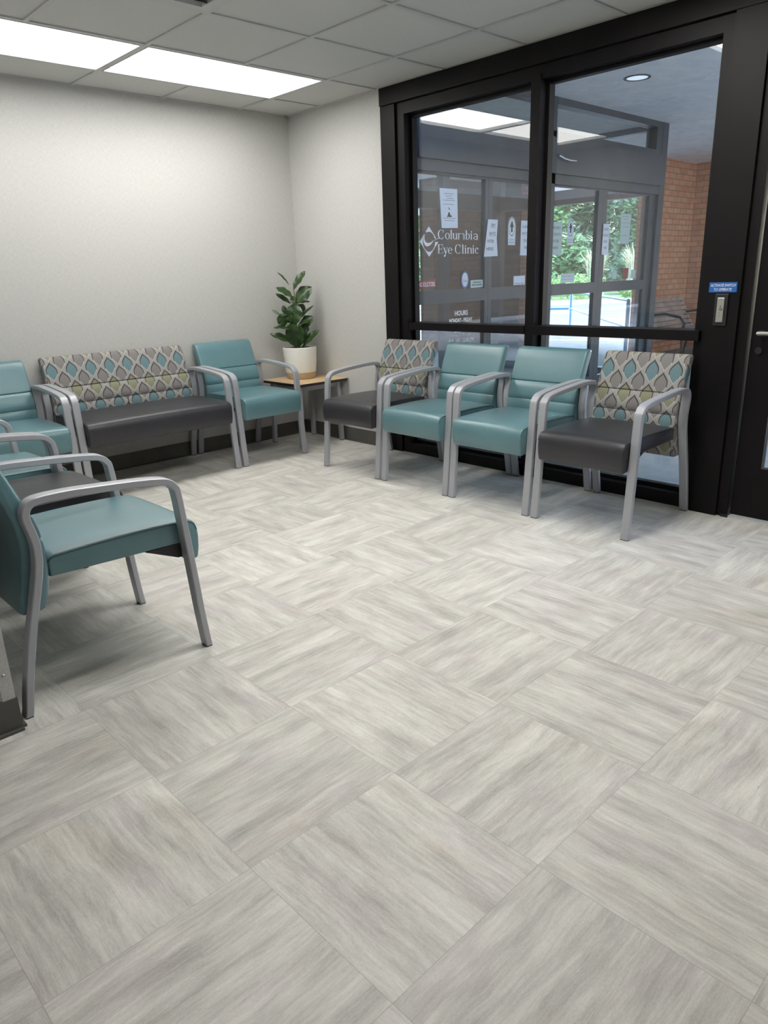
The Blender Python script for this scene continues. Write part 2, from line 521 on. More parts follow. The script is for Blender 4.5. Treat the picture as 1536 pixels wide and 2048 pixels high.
for k in range(-1, 12):
    xx = -(GA + k * TS)
    if xx > RX0 and xx < 0:
        cuts = sorted([-(GB + j * TS) for i, j in LAMPS if i + 1 == k], reverse=True)
        y_hi = 0.0
        for cy_ in cuts:
            bx(bm, xx - 0.012, xx + 0.012, cy_ - 0.012, y_hi, H - 0.0015, H + 0.008)
            y_hi = cy_ - TS + 0.012
        bx(bm, xx - 0.012, xx + 0.012, RY0, y_hi, H - 0.0015, H + 0.008)
bx(bm, RX0, 0.0, -0.022, 0.0, H - 0.002, H + 0.008)
bx(bm, -0.022, 0.0, RY0, 0.0, H - 0.002, H + 0.008)
struct(finish(bm, 'trim_1', 'tee'), 'pale metal ceiling grid')

def baseboard(name, x0, x1, y0, y1, side):
    bm = bmesh.new()
    bx(bm, x0, x1, y0, y1, 0.0, 0.108)
    # coved toe
    e = 0.012
    if side == 'y-':
        bx(bm, x0, x1, y0 - e, y0, 0.0, 0.008)
    elif side == 'x-':
        bx(bm, x0 - e, x0, y0, y1, 0.0, 0.008)
    elif side == 'x+':
        bx(bm, x1, x1 + e, y0, y1, 0.0, 0.008)
    return struct(finish(bm, name, 'base'))
baseboard('baseboard_back', PX + 0.006, -0.006, -0.006, 0.0, 'y-')
baseboard('baseboard_right', -0.006, 0.0, -1.058, -0.006, 'x-')
baseboard('baseboard_left', PX, PX + 0.006, -2.876, -0.006, 'x+')
baseboard('baseboard_end', PX - 0.126, PX + 0.006, -2.882, -2.876, 'y-')
bm = bmesh.new()     # corner guard on the end of the partition, with its screws
bx(bm, PX - 0.034, PX + 0.002, -2.879, -2.876, 0.108, 1.3)
bx(bm, PX, PX + 0.002, -2.876, -2.84, 0.108, 1.3)
cg = struct(finish(bm, 'trim_2', 'tile'), 'pale corner guard')
for zz in (0.19, 0.6, 1.0):
    bm = bmesh.new()
    bmesh.ops.create_uvsphere(bm, u_segments=10, v_segments=6, radius=0.0045)
    bmesh.ops.translate(bm, verts=bm.verts, vec=(PX - 0.018, -2.880, zz))
    finish(bm, 'screw', 'steel', cg, smooth=True)

# ------------------------------------------------------------------ storefront glazing in the right wall
G = 0.075            # glass plane
w1 = empty('window_1', (0, 0, 0))
struct(w1, 'black framed interior window wall')
def wpart(name, lst, mat='bronze'):
    return boxes(name, mat, lst, w1)
box('header', 'bronze', -0.030, 0.12, -1.06, -4.72, 2.347, H - 0.002, w1, bevel=0.002)
box('casing', 'bronze', -0.022, 0.12, -1.06, -1.197, 0.0, 2.345, w1, bevel=0.002)
wpart('casing', [(-0.030, 0.12, -3.398, -3.552, 0.0, 2.345)])
wpart('frame', [(-0.004, 0.12, -1.201, -1.266, 0.0, 2.345), (-0.004, 0.12, -3.337, -3.396, 0.0, 2.345),
                (-0.004, 0.12, -1.266, -3.337, 2.275, 2.345), (-0.004, 0.12, -1.266, -3.337, 0.0, 0.072),
                (0.055, 0.10, -1.266, -1.285, 0.07, 2.275), (0.055, 0.10, -3.318, -3.337, 0.07, 2.275),
                (0.055, 0.10, -1.266, -3.337, 2.257, 2.276), (0.055, 0.10, -1.266, -3.337, 0.07, 0.092)])
wpart('mullion', [(-0.014, 0.12, -2.283, -2.347, 0.0, 2.3), (0.05, 0.10, -2.266, -2.364, 0.07, 2.275)])
wpart('rail', [(-0.020, 0.11, -1.29, -2.283, 0.898, 0.948)])
wpart('rail', [(-0.030, 0.11, -2.335, -3.37, 0.898, 0.950)])
for (ya, yb) in ((-1.266, -2.283), (-2.347, -3.337)):
    for (za, zb) in ((0.07, 0.90), (0.945, 2.275)):
        box('glass_pane', 'glass', G, G + 0.006, ya, yb, za, zb, w1)

# push-plate and blue sign on the wide black post
sg = empty('wall_sign', (-0.031, -3.469, 1.16))
tag(sg, 'small blue sign reading ACTIVATE SWITCH TO OPERATE on the black post', 'sign')
box('sign_plate', 'signblue', -0.003, 0.0, -0.067, 0.067, -0.0235, 0.0235, sg)

def text_mesh(body, x0, z0, w, h, name, mat, parent, M4, bold=0.0, shear=0.0, thick=0.0006):
    """lettering fitted to the box w x h with its lower left corner at x0, z0; M4 maps (x, z, 0) to the parent's space"""
    cu = bpy.data.curves.new(name, 'FONT')
    cu.body = body
    cu.size = 1.0
    cu.offset = bold
    cu.shear = shear
    cu.align_x = 'CENTER'
    cu.resolution_u = 3
    ob = bpy.data.objects.new('tmp', cu)
    C.objects.link(ob)
    bpy.context.view_layer.update()
    dg = bpy.context.evaluated_depsgraph_get()
    me = bpy.data.meshes.new_from_object(ob.evaluated_get(dg))
    bpy.data.objects.remove(ob)
    xs = [v.co.x for v in me.vertices]; ys = [v.co.y for v in me.vertices]
    sx = w / (max(xs) - min(xs)); sy = h / (max(ys) - min(ys))
    mx, my = min(xs), min(ys)
    for v in me.vertices:
        v.co = M4 @ Vector((x0 + (v.co.x - mx) * sx, z0 + (v.co.y - my) * sy, thick))
    me.name = name
    me.materials.clear()
    return link(name, me, mat, parent)
# mapping for things seen from the room side of X=0: text x runs toward -Y, up is Z, normal -X
MW = Matrix(((0, 0, -1, 0), (-1, 0, 0, 0), (0, 1, 0, 0), (0, 0, 0, 1)))
def shifted(mat, off):
    m = mat.copy()
    m.translation = Vector(off)
    return m
text_mesh('ACTIVATE SWITCH', -0.061, 0.003, 0.122, 0.0125, 'lettering', 'white', sg, shifted(MW, (-0.0032, 0, 0)), 0.01, 0.2)
text_mesh('TO OPERATE', -0.044, -0.0165, 0.088, 0.0125, 'lettering', 'white', sg, shifted(MW, (-0.0032, 0, 0)), 0.01, 0.2)
sw = empty('door_switch', (-0.031, -3.470, 1.053))
tag(sw, 'narrow metal push plate with wheelchair symbol below the blue sign', 'switch')
box('surround', 'black', -0.008, 0.0, -0.033, 0.033, -0.077, 0.077, sw, bevel=0.004)
box('push_plate', 'steel', -0.014, -0.007, -0.018, 0.018, -0.059, 0.059, sw, bevel=0.003)
bm = bmesh.new()
pts = [(-0.0145, -0.004 + 0.0065 * math.cos(a), 0.004 + 0.0065 * math.sin(a)) for a in [math.radians(t) for t in range(110, 400, 24)]]
tube(bm, pts, 0.0009, 6)
tube(bm, [(-0.0145, -0.001, 0.016), (-0.0145, -0.001, 0.006), (-0.0145, -0.007, 0.006), (-0.0145, -0.010, -0.002)], 0.0010, 6)
bmesh.ops.create_uvsphere(bm, u_segments=8, v_segments=6, radius=0.0022, matrix=Matrix.Translation((-0.0145, -0.001, 0.0195)))
finish(bm, 'wheelchair_symbol', 'ink', sw)
for k, t_ in enumerate(('PRESS', 'TO', 'OPEN')):
    text_mesh(t_, -0.007 if t_ != 'TO' else -0.003, -0.016 - 0.008 * k, 0.014 if t_ != 'TO' else 0.006, 0.0045, 'lettering', 'greyink', sw, shifted(MW, (-0.0142, 0, 0)))

# glazed door at the right edge
dr = empty('door_1', (0.0, 0, 0))
struct(dr, 'black framed glass entrance door')
boxes('door_frame', 'bronze', [(-0.012, 0.12, -3.554, -3.603, 0.0, 2.345), (-0.012, 0.12, -4.66, -4.72, 0.0, 2.345), (-0.012, 0.12, -3.554, -4.72, 2.27, 2.345)], dr)
boxes('door_panel', 'bronze', [(0.018, 0.062, -3.61, -3.735, 0.012, 2.26), (0.018, 0.062, -4.53, -4.65, 0.012, 2.26),
                         (0.018, 0.062, -3.735, -4.53, 0.012, 0.275), (0.018, 0.062, -3.735, -4.53, 2.14, 2.26),
                         (0.018, 0.062, -3.735, -4.53, 0.86, 1.0)], dr)
box('glass_pane', 'glass', 0.037, 0.043, -3.735, -4.53, 0.275, 0.86, dr)
box('glass_pane', 'glass', 0.037, 0.043, -3.735, -4.53, 1.0, 2.14, dr)
bm = bmesh.new()
tube(bm, [(0.018, -3.66, 0.945), (-0.03, -3.66, 0.945), (-0.036, -3.68, 0.945), (-0.036, -4.56, 0.945), (-0.03, -4.6, 0.945), (0.018, -4.6, 0.945)], 0.011, 10)
finish(bm, 'push_bar', 'steel', dr, smooth=True)
bm = bmesh.new()
bmesh.ops.create_cone(bm, cap_ends=True, segments=20, radius1=0.017, radius2=0.015, depth=0.01, matrix=Matrix.Translation((0.013, -3.655, 0.86)) @ Matrix.Rotation(PI / 2, 4, 'Y'))
finish(bm, 'lock', 'black', dr)
box('threshold', 'sill', -0.022, 0.125, -3.603, -4.66, -0.002, 0.011, dr)
box('hinge_foot', 'black', -0.025, 0.02, -3.575, -3.615, 0.0, 0.012, dr)

# ------------------------------------------------------------------ seating
FR_OUT = [(0.0, 0.0), (0.022, 0.125), (0.055, 0.27), (0.088, 0.393), (0.107, 0.47), (0.112, 0.53), (0.106, 0.575), (0.098, 0.612), (0.099, 0.643),
          (0.114, 0.668), (0.145, 0.681), (0.228, 0.683), (0.323, 0.677), (0.438, 0.668), (0.53, 0.657), (0.568, 0.646), (0.592, 0.624),
          (0.603, 0.595), (0.614, 0.476), (0.627, 0.316), (0.640, 0.142), (0.654, 0.0)]
TH, BW = 0.024, 0.043
_p = catmull([(a, b, 0) for a, b in FR_OUT], 5)
_rings = []
for i, p in enumerate(_p):
    t = (_p[min(i + 1, len(_p) - 1)] - _p[max(i - 1, 0)]).normalized()
    if i == 0 or i == len(_p) - 1:
        nrm = Vector((1, 0, 0)) * (1 if i == 0 else -1)
    else:
        nrm = Vector((t.y, -t.x, 0))           # points inwards (to the chair's interior)
    _rings.append((p, p + nrm * TH))

def bar_part(i0, i1, xc, name, parent, mat='silver', shift=0.0):
    bm = bmesh.new()
    c = 0.003
    rings = []
    for i in range(i0, i1 + 1):
        o, q = _rings[i]
        d = (q - o).normalized()
        ring = []
        for (a, s) in ((o + d * c, -1), (o, -1 + 2 * c / BW), (o, 1 - 2 * c / BW), (o + d * c, 1), (q - d * c, 1), (q, 1 - 2 * c / BW), (q, -1 + 2 * c / BW), (q - d * c, -1)):
            ring.append(bm.verts.new((xc + s * BW / 2, -a.x, max(a.y, 0.004 if i in (0, len(_p) - 1) else 0))))
        rings.append(ring)
    for a, b in zip(rings, rings[1:]):
        for k in range(8):
            bm.faces.new((a[k], a[(k + 1) % 8], b[(k + 1) % 8], b[k]))
    bm.faces.new(rings[0][::-1])
    bm.faces.new(rings[-1])
    bmesh.ops.recalc_face_normals(bm, faces=bm.faces)
    return finish(bm, name, mat, parent, smooth=True)

def polyoff(prof, d):
    out = []
    m = len(prof)
    for i in range(m):
        a = Vector(prof[i - 1]); b = Vector(prof[i]); c = Vector(prof[(i + 1) % m])
        e1 = (b - a).normalized(); e2 = (c - b).normalized()
        n1 = Vector((-e1.y, e1.x)); n2 = Vector((-e2.y, e2.x))
        nn = (n1 + n2)
        if nn.length < 1e-6:
            nn = n1
        nn.normalize()
        k = d / max(0.5, nn.dot(n1))
        out.append(b + nn * k)
    return out

def cushion(prof, w, r, name, mat, parent, top_from=None, crown=0.0):
    """prof: closed counter-clockwise (u, z) outline; extruded over width w with rounded ends"""
    bm = bmesh.new()
    uvl = bm.loops.layers.uv.new('UVMap')
    st = []
    K = 5
    for k in range(K + 1):
        a = PI / 2 * k / K
        st.append((-w / 2 + r * (1 - math.sin(a)) if False else -w / 2 + r - r * math.cos(a), r - r * math.sin(a)))
    mid = 8
    for k in range(1, mid):
        st.append((-w / 2 + r + (w - 2 * r) * k / mid, 0.0))
    for k in range(K, -1, -1):
        a = PI / 2 * k / K
        st.append((w / 2 - r + r * math.cos(a), r - r * math.sin(a)))
    L = [0.0]
    for a, b in zip(prof, prof[1:]):
        L.append(L[-1] + (Vector(b) - Vector(a)).length)
    L.append(L[-1] + (Vector(prof[0]) - Vector(prof[-1])).length)
    rings = []
    for (xx, ins) in st:
        pf = polyoff(prof, ins)
        q = 1 - (2 * xx / w) ** 2
        ring = []
        for j, p in enumerate(pf):
            zz = p.y
            if crown and prof[j][1] > 0.46:
                zz += crown * q
            ring.append(bm.verts.new((xx, -p.x, zz)))
        rings.append((xx, ring))
    m = len(prof)
    for (xa, a), (xb, b) in zip(rings, rings[1:]):
        for k in range(m):
            f = bm.faces.new((a[k], b[k], b[(k + 1) % m], a[(k + 1) % m]))
            for lp, (uu, vv) in zip(f.loops, ((xa, L[k]), (xb, L[k]), (xb, L[k + 1]), (xa, L[k + 1]))):
                lp[uvl].uv = (uu, vv)
    for (xa, a), sgn in ((rings[0], -1), (rings[-1], 1)):
        f = bm.faces.new(a)
        for j, lp in enumerate(f.loops):
            lp[uvl].uv = (xa + sgn * (0.05 - (prof[j][0] % 0.2)), L[j])
    bmesh.ops.recalc_face_normals(bm, faces=bm.faces)
    return finish(bm, name, mat, parent, smooth=True)

# side outlines; u = distance forward of the rear foot. Order: counter-clockwise seen with u right, z up
def seat_profile():
    p = [(0.160, 0.412), (0.595, 0.400), (0.607, 0.392), (0.612, 0.340), (0.620, 0.331), (0.655, 0.329), (0.663, 0.336),
         (0.670, 0.37), (0.6725, 0.41), (0.670, 0.44), (0.664, 0.459), (0.653, 0.470), (0.638, 0.476), (0.60, 0.480), (0.50, 0.4835),
         (0.38, 0.485), (0.26, 0.483), (0.185, 0.480), (0.168, 0.476), (0.158, 0.466)]
    return p
def back_profile():
    # front face from the top down, with the two sewn grooves, then the rear face up
    front = [(0.028, 0.834), (0.048, 0.828), (0.062, 0.814), (0.082, 0.765), (0.103, 0.712), (0.120, 0.665), (0.125, 0.6475), (0.121, 0.640),
             (0.130, 0.6325), (0.143, 0.605), (0.153, 0.568), (0.1565, 0.545), (0.1515, 0.536), (0.158, 0.527), (0.163, 0.49), (0.161, 0.44),
             (0.151, 0.38), (0.137, 0.330), (0.130, 0.317), (0.118, 0.312)]
    rear = [(0.065, 0.312), (0.055, 0.320), (0.060, 0.36), (0.078, 0.43), (0.088, 0.50), (0.090, 0.55), (0.084, 0.60), (0.067, 0.66), (0.035, 0.74), (0.008, 0.805), (0.006, 0.820), (0.012, 0.831)]
    return front + rear
SEATP = seat_profile()
BACKP = back_profile()[::-1]      # counter-clockwise

def pattern_uv_fix(o):
    """UV v measured down the front of the backrest from its top edge"""
    me = o.data
    uv = me.uv_layers[0].data
    front = [(a, b) for a, b in back_profile()]
    acc = [0.0]
    for a, b in zip(front, front[1:]):
        acc.append(acc[-1] + (Vector(b) - Vector(a)).length)
    for p in me.polygons:
        for li in p.loop_indices:
            co = me.vertices[me.loops[li].vertex_index].co
            best = min(range(len(front)), key=lambda k: (front[k][0] + co.y) ** 2 + (front[k][1] - co.z) ** 2)
            isf = best < 20
            nx = abs(p.normal.x)
            uu = co.x
            if nx > 0.6:
                uu = co.x + (0.16 + co.y) * (1 if co.x > 0 else -1)
            vv = (0.834 - co.z) * 1.08 if isf or nx > 0.6 else (0.834 - co.z) * 1.08 + 0.02
            uv[li].uv = (uu, vv)

def piping(w, prof_idx, name, mat, parent, inset=0.002):
    for s in (-1, 1):
        bm = bmesh.new()
        pts = [(s * (w / 2 - 0.0018), -SEATP[k][0] + (0.004 if k < 12 else 0), SEATP[k][1] - 0.0052) for k in prof_idx]
        tube(bm, pts, 0.0026, 6)
        finish(bm, name, mat, parent, smooth=True)

def make_seat(name, W, seatm, backm, seam, sides=(-1, 1)):
    """W: distance between the two side frames' centres"""
    t = empty(name)
    iw = W - BW
    n_ = len(_p) - 1
    iR, iF = 5 * 8, 5 * 16            # cuts: rear upright | armrest | front leg
    for s in sides:
        xc = s * W / 2
        lr = bar_part(0, iR, xc, 'leg', t)
        lf_ = bar_part(iF, n_, xc, 'leg', t)
        bar_part(iR, iF, xc, 'armrest', t)
        for lg, u0, u1 in ((lr, 0.001, TH - 0.001), (lf_, 0.654 - TH + 0.001, 0.653)):
            box('foot_glide', 'black', xc - BW / 2 + 0.002, xc + BW / 2 - 0.002, -u0, -u1, 0.0, 0.0045, lg)
    seat = cushion(SEATP, iw - 0.004, 0.009, 'seat', seatm, t, crown=0.006)
    piping(iw - 0.004, range(9, 20), 'piping', seam, seat)
    back = cushion(BACKP, iw - 0.004, 0.014, 'backrest', backm, t)
    if backm == 'fabric':
        pattern_uv_fix(back)
    for s in (-1, 1):
        bm = bmesh.new()       # dark wedge bracket under the front of the seat
        x0, x1 = s * (W / 2 - 0.038), s * (W / 2 - 0.024)
        a = [bm.verts.new((x0, -u_, z_)) for u_, z_ in ((0.47, 0.403), (0.60, 0.403), (0.60, 0.352), (0.585, 0.352))]
        b = [bm.verts.new((x1, -u_, z_)) for u_, z_ in ((0.47, 0.403), (0.60, 0.403), (0.60, 0.352), (0.585, 0.352))]
        bm.faces.new(a); bm.faces.new(b[::-1])
        for k in range(4):
            bm.faces.new((a[k], b[k], b[(k + 1) % 4], a[(k + 1) % 4]))
        bmesh.ops.recalc_face_normals(bm, faces=bm.faces)
        finish(bm, 'bracket', 'char_seam', t)
    boxes('seat_frame', 'silver', [(-W / 2 + 0.055, W / 2 - 0.055, -0.52, -0.56, 0.376, 0.401)], t)
    return t

def copy_tree(o, parent=None):
    c = o.copy()
    C.objects.link(c)
    if parent:
        c.parent = parent
    for ch in [k for k in kids.get(o.name, [])]:
        copy_tree(ch, c)
    return c
W = 0.530
teal0 = make_seat('waiting_chair', W, 'teal', 'teal', 'teal_seam')
patt0 = make_seat('waiting_chair', W, 'charcoal', 'fabric', 'char_seam')
kids = {}
for o in list(C.objects):
    if o.parent:
        kids.setdefault(o.parent.name, []).append(o)
used = set()
def place(proto, x, y, rz, label, group):
    if proto.name in used:
        o = copy_tree(proto)
    else:
        o = proto
        used.add(proto.name)
    o.location = (x, y, 0)
    o.rotation_euler = (0, 0, rz)
    return tag(o, label, 'chair', group)
GW, GBK, GL = 'waiting chairs along the window', 'waiting chairs along the back wall', 'waiting chairs in the left row'
place(patt0, -0.035, -1.360, -PI / 2, 'leaf-patterned back chair with dark seat beside the wooden table, by the window', GW)
place(teal0, -0.035, -1.953, -PI / 2, 'teal armchair by the window, next to the leaf-patterned chair nearer the plant', GW)
place(teal0, -0.035, -2.535, -PI / 2, 'teal armchair by the window, next to the leaf-patterned chair nearer the door', GW)
place(patt0, -0.035, -3.125, -PI / 2, 'leaf-patterned back chair with dark seat at the window row\'s end nearest the door', GW)
place(teal0, -0.795, -0.010, 0, 'teal armchair on the back wall between the patterned bench and the plant table', GBK)
place(teal0, -2.493, -0.010, 0, 'teal armchair on the back wall left of the patterned bench, cut by the left edge', GBK)
place(teal0, -3.298, -2.555, PI / 2, 'teal armchair in the left foreground, nearest the camera', GL)
patt1 = make_seat('waiting_chair', W, 'charcoal', 'fabric', 'char_seam', (1,))
place(patt1, -3.298, -1.970, PI / 2, 'dark grey seated chair ganged directly behind the foreground teal chair', GL)
place(teal0, -3.298, -1.385, PI / 2, 'teal seated chair farthest back in the left row, mostly hidden', GL)
bn = make_seat('waiting_bench', 1.050, 'charcoal', 'fabric', 'char_seam')
bn.location = (-1.6475, -0.010, 0)
tag(bn, 'two-seat bench with dark grey seat and leaf-patterned back against the back wall', 'bench')
bm = bmesh.new()
tube(bm, [(0.0, -0.158, 0.536), (0.0, -0.164, 0.51), (0.0, -0.1645, 0.485), (0.0, -0.162, 0.44)], 0.0022, 6)
finish(bm, 'seam', 'char_seam', [c for c in C.objects if c.parent == bn and c.name.startswith('backrest')][0])

# ------------------------------------------------------------------ corner table and plant
tb = empty('side_table', (-0.247, -0.335, 0.0))
tag(tb, 'low square corner table with light wood top and grey metal legs', 'table')
bm = bmesh.new()       # knife edge: wide top, smaller underside
hw, hd = 0.242, 0.255
top = []
for zz, ins in ((0.507, 0.0), (0.503, -0.001), (0.486, 0.006), (0.481, 0.034)):
    ring = []
    for sx, sy in ((-1, -1), (1, -1), (1, 1), (-1, 1)):
        for k in range(5):
            a = math.atan2(sy, sx) + (k - 2) / 4 * (PI / 2)
            r = 0.012
            ring.append(bm.verts.new((sx * (hw - ins - r) + r * math.cos(a), sy * (hd - ins - r) + r * math.sin(a), zz)))
    top.append(ring)
bm.faces.new(top[0]).material_index = 0
for a, b in zip(top, top[1:]):
    for k in range(20):
        f = bm.faces.new((a[k], a[(k + 1) % 20], b[(k + 1) % 20], b[k]))
        f.material_index = 1
bm.faces.new(top[-1][::-1]).material_index = 1
bmesh.ops.recalc_face_normals(bm, faces=bm.faces)
finish(bm, 'tabletop', ['maple', 'edge'], tb)
boxes('apron', 'silver', [(-0.19, 0.20, -0.175, -0.155, 0.440, 0.478), (-0.19, 0.20, 0.165, 0.185, 0.440, 0.478), (-0.19, -0.17, -0.175, 0.185, 0.440, 0.478), (0.18, 0.20, -0.175, 0.185, 0.440, 0.478), (-0.21, 0.21, -0.02, 0.02, 0.474, 0.482)], tb)
for sx, sy in ((-1, -1), (1, -1), (1, 1), (-1, 1)):
    bm = bmesh.new()
    xt, yt = sx * 0.190 + 0.004, sy * 0.172 + 0.002
    xb, yb = sx * 0.203 + 0.006, sy * 0.185 + 0.008
    r0, r1 = 0.016, 0.016
    a = [bm.verts.new((xb + i * r0, yb + j * r0, 0.004)) for i, j in ((-1, -1), (1, -1), (1, 1), (-1, 1))]
    b = [bm.verts.new((xt + i * r1, yt + j * r1, 0.480)) for i, j in ((-1, -1), (1, -1), (1, 1), (-1, 1))]
    bm.faces.new(a[::-1]); bm.faces.new(b)
    for k in range(4):
        bm.faces.new((a[k], a[(k + 1) % 4], b[(k + 1) % 4], b[k]))
    lg = finish(bm, 'leg', 'silver', tb, bevel=0.002)
    box('foot_glide', 'black', xb - 0.014, xb + 0.014, yb - 0.014, yb + 0.014, 0.0, 0.005, lg)

PC = Vector((-0.222, -0.262, 0.507))
pl = empty('potted_fig', PC)
tag(pl, 'leafy green fiddle-leaf fig in a white ceramic pot on the corner table', 'plant')
bm = bmesh.new()
lathe(bm, [(0.1175, 0.040), (0.1195, 0.044), (0.128, 0.12), (0.1335, 0.235), (0.1335, 0.243), (0.130, 0.247), (0.126, 0.243), (0.124, 0.215), (0.06, 0.213)], 0, 0, 48)
po = finish(bm, 'pot', 'pot', pl, smooth=True)
bm = bmesh.new()
lathe(bm, [(0.104, 0.0), (0.111, 0.004), (0.1165, 0.02), (0.1205, 0.052), (0.118, 0.054)], 0, 0, 48)
finish(bm, 'pot_base', 'clay', po, smooth=True)['label'] = 'bare tan clay band'
random.seed(5)
bm = bmesh.new()
for k in range(700):
    a = random.uniform(0, 2 * PI); r = 0.122 * math.sqrt(random.random())
    p = Vector((r * math.cos(a), r * math.sin(a), 0.215 + 0.02 * (1 - (r / 0.122) ** 2)))
    d = Vector((random.gauss(0, 0.6) + 0.5 * math.cos(a), random.gauss(0, 0.6) + 0.5 * math.sin(a), 1.0)).normalized()
    s = d.orthogonal().normalized() * 0.0035
    h = random.uniform(0.012, 0.034)
    bm.faces.new([bm.verts.new(p - s), bm.verts.new(p + s), bm.verts.new(p + d * h)])
finish(bm, 'moss', 'moss', pl)['kind'] = 'stuff'
RV = Vector((0.724, -0.690, 0.0)); TV = Vector((-0.690, -0.724, 0.0)); UV_ = Vector((0, 0, 1))
KP = 0.00053
def PP(cx, cy, dep=0.0):     # plan of the plant seen from the room: across, up, towards the room
    return RV * ((cx - 478) * KP) + UV_ * (0.237 + (1160 - cy) * KP * 1.02) + TV * dep
def add_leaf(bm, b, t, width, facing, curl=0.12, fold=0.22):
    ax = t - b
    L = ax.length
    ax.normalize()
    side = ax.cross(facing).normalized()
    nn = side.cross(ax).normalized()
    if nn.dot(facing) < 0:
        nn = -nn
    NU, NV = 12, 6
    grid = []
    for i in range(NU + 1):
        s = i / NU
        w = width * (math.sin(PI * min(1, s ** 0.85)) ** 0.72) * (0.55 + 0.62 * s)
        w = max(w, 0.0035 if s < 0.12 else 0.0015)
        row = []
        for j in range(NV + 1):
            q = (j / NV - 0.5) * 2
            wob = 0.05 * width * math.sin(s * 17 + q * 3) * abs(q)
            p = b + ax * (L * s) + side * (w * 0.5 * q) + nn * (fold * abs(q) * w * 0.5 - curl * L * (s - 0.35) ** 2 * 1.6 + wob)
            row.append(bm.verts.new(p))
        grid.append(row)
    for i in range(NU):
        for j in range(NV):
            bm.faces.new((grid[i][j], grid[i][j + 1], grid[i + 1][j + 1], grid[i + 1][j]))
bm = bmesh.new()
LV = [  # base x,y,depth ; tip x,y,depth ; width ; facing (across, up, out)
    (385, 265, 0, 228, 78, -0.02, 45, (0.5, 0.6, 0.5)), (440, 335, 0.01, 622, 78, 0.0, 135, (-0.5, 0.3, 0.8)), (500, 250, -0.02, 575, 165, -0.04, 60, (0, 0.2, 1)),
    (440, 450, 0.01, 212, 290, 0.05, 150, (0.2, 0.8, 0.6)), (468, 512, 0, 705, 300, 0.0, 230, (-0.3, 0.3, 0.9)), (395, 528, 0, 188, 376, 0.02, 80, (0.2, 0.5, 0.8)),
    (465, 525, -0.02, 668, 500, -0.04, 85, (-0.1, 0.8, 0.5)), (405, 835, 0.03, 470, 525, 0.03, 270, (0, 0.35, 1)), (300, 830, 0.04, 235, 665, 0.07, 200, (0.1, 0.6, 0.8)),
    (330, 800, 0.02, 382, 665, 0.05, 120, (0.0, 0.4, 1)), (430, 815, 0.01, 708, 550, 0.0, 75, (-0.5, 0.5, 0.6)), (520, 865, 0, 700, 715, 0.0, 190, (-0.2, 0.5, 0.8)),
    (360, 865, 0.03, 128, 843, 0.06, 95, (0, 0.9, 0.5)), (410, 1080, 0.02, 70, 925, 0.05, 130, (0.1, 0.7, 0.7)), (455, 1150, 0.03, 385, 800, 0.10, 250, (0, 0.45, 0.9)),
    (490, 1120, 0, 590, 870, 0.02, 150, (-0.2, 0.2, 1)), (520, 1140, 0.02, 778, 900, 0.05, 140, (-0.4, 0.5, 0.7)), (470, 830, 0.02, 672, 757, 0.07, 105, (0, 0.8, 0.6)),
    (310, 690, 0, 275, 550, 0.0, 90, (0.1, 0.2, 1)), (215, 680, -0.01, 98, 605, -0.02, 40, (0, 0.5, 0.8)), (480, 1140, 0.03, 520, 830, 0.09, 170, (-0.1, 0.4, 0.9)),
    (450, 700, -0.03, 560, 540, -0.09, 170, (0, 0.3, 0.8)), (450, 780, -0.03, 330, 600, -0.08, 150, (0, 0.3, 0.8)), (460, 1000, -0.03, 600, 850, -0.12, 170, (0, 0.4, 0.8)),
    (450, 1020, -0.03, 320, 860, -0.11, 170, (0, 0.4, 0.8)), (460, 560, -0.02, 400, 420, -0.08, 110, (0, 0.4, 0.8)), (440, 900, 0.04, 290, 850, 0.13, 150, (0, 0.9, 0.4))]
for (bx_, by_, bd, tx, ty, td, wd, fc) in LV:
    add_leaf(bm, PP(bx_, by_, bd), PP(tx, ty, td), wd * 1.12 * KP, (RV * fc[0] + UV_ * fc[1] + TV * fc[2]).normalized())
finish(bm, 'foliage', 'fig', pl, smooth=True)
bm = bmesh.new()
tube(bm, [PP(472, 1190), PP(465, 1000), PP(450, 800, 0.005), PP(448, 600), PP(455, 430), PP(445, 300)], [0.008, 0.0075, 0.006, 0.005, 0.004, 0.002], 8)
tube(bm, [PP(468, 1180), PP(400, 1080, 0.02)], 0.003, 6)
tube(bm, [PP(455, 900), PP(340, 840, 0.03), PP(310, 790, 0.03)], 0.0035, 6)
finish(bm, 'stem', 'stem', pl, smooth=True)

# ------------------------------------------------------------------ ceiling lights and air diffusers
def ceil_light(i, j, label, lamp='lamp'):
    """spans two grid cells along X starting at column line i (from the right wall), row j"""
    x1 = -(GA + i * TS) - 0.014
    x0 = -(GA + (i + 2) * TS) + 0.014
    y1 = -(GB + j * TS) - 0.014
    y0 = -(GB + (j + 1) * TS) + 0.014
    t = empty('ceiling_light', ((x0 + x1) / 2, (y0 + y1) / 2, H))
    tag(t, label, 'ceiling light', 'flat panel lights in the ceiling grid')
    w, d = (x1 - x0) / 2, (y1 - y0) / 2
    boxes('frame', 'tee', [(-w, w, -d, -d + 0.010, -0.002, 0.05), (-w, w, d - 0.010, d, -0.002, 0.05), (-w, -w + 0.010, -d + 0.010, d - 0.010, -0.002, 0.05), (w - 0.010, w, -d + 0.010, d - 0.010, -0.002, 0.05)], t)
    box('diffuser', lamp, -w + 0.010, w - 0.010, -d + 0.010, d - 0.010, 0.022, 0.035, t)
ceil_light(0, 0, 'bright flat ceiling panel light nearer the room corner', 'lamp_mid')
ceil_light(2, 0, 'bright flat ceiling panel light cut by the left edge of the photo', 'lamp_weak')
ceil_light(0, 4, 'bright ceiling panel overhead, mirrored in the top right of the window')
ceil_light(2, 4, 'ceiling panel light overhead, next to the one mirrored in the window')
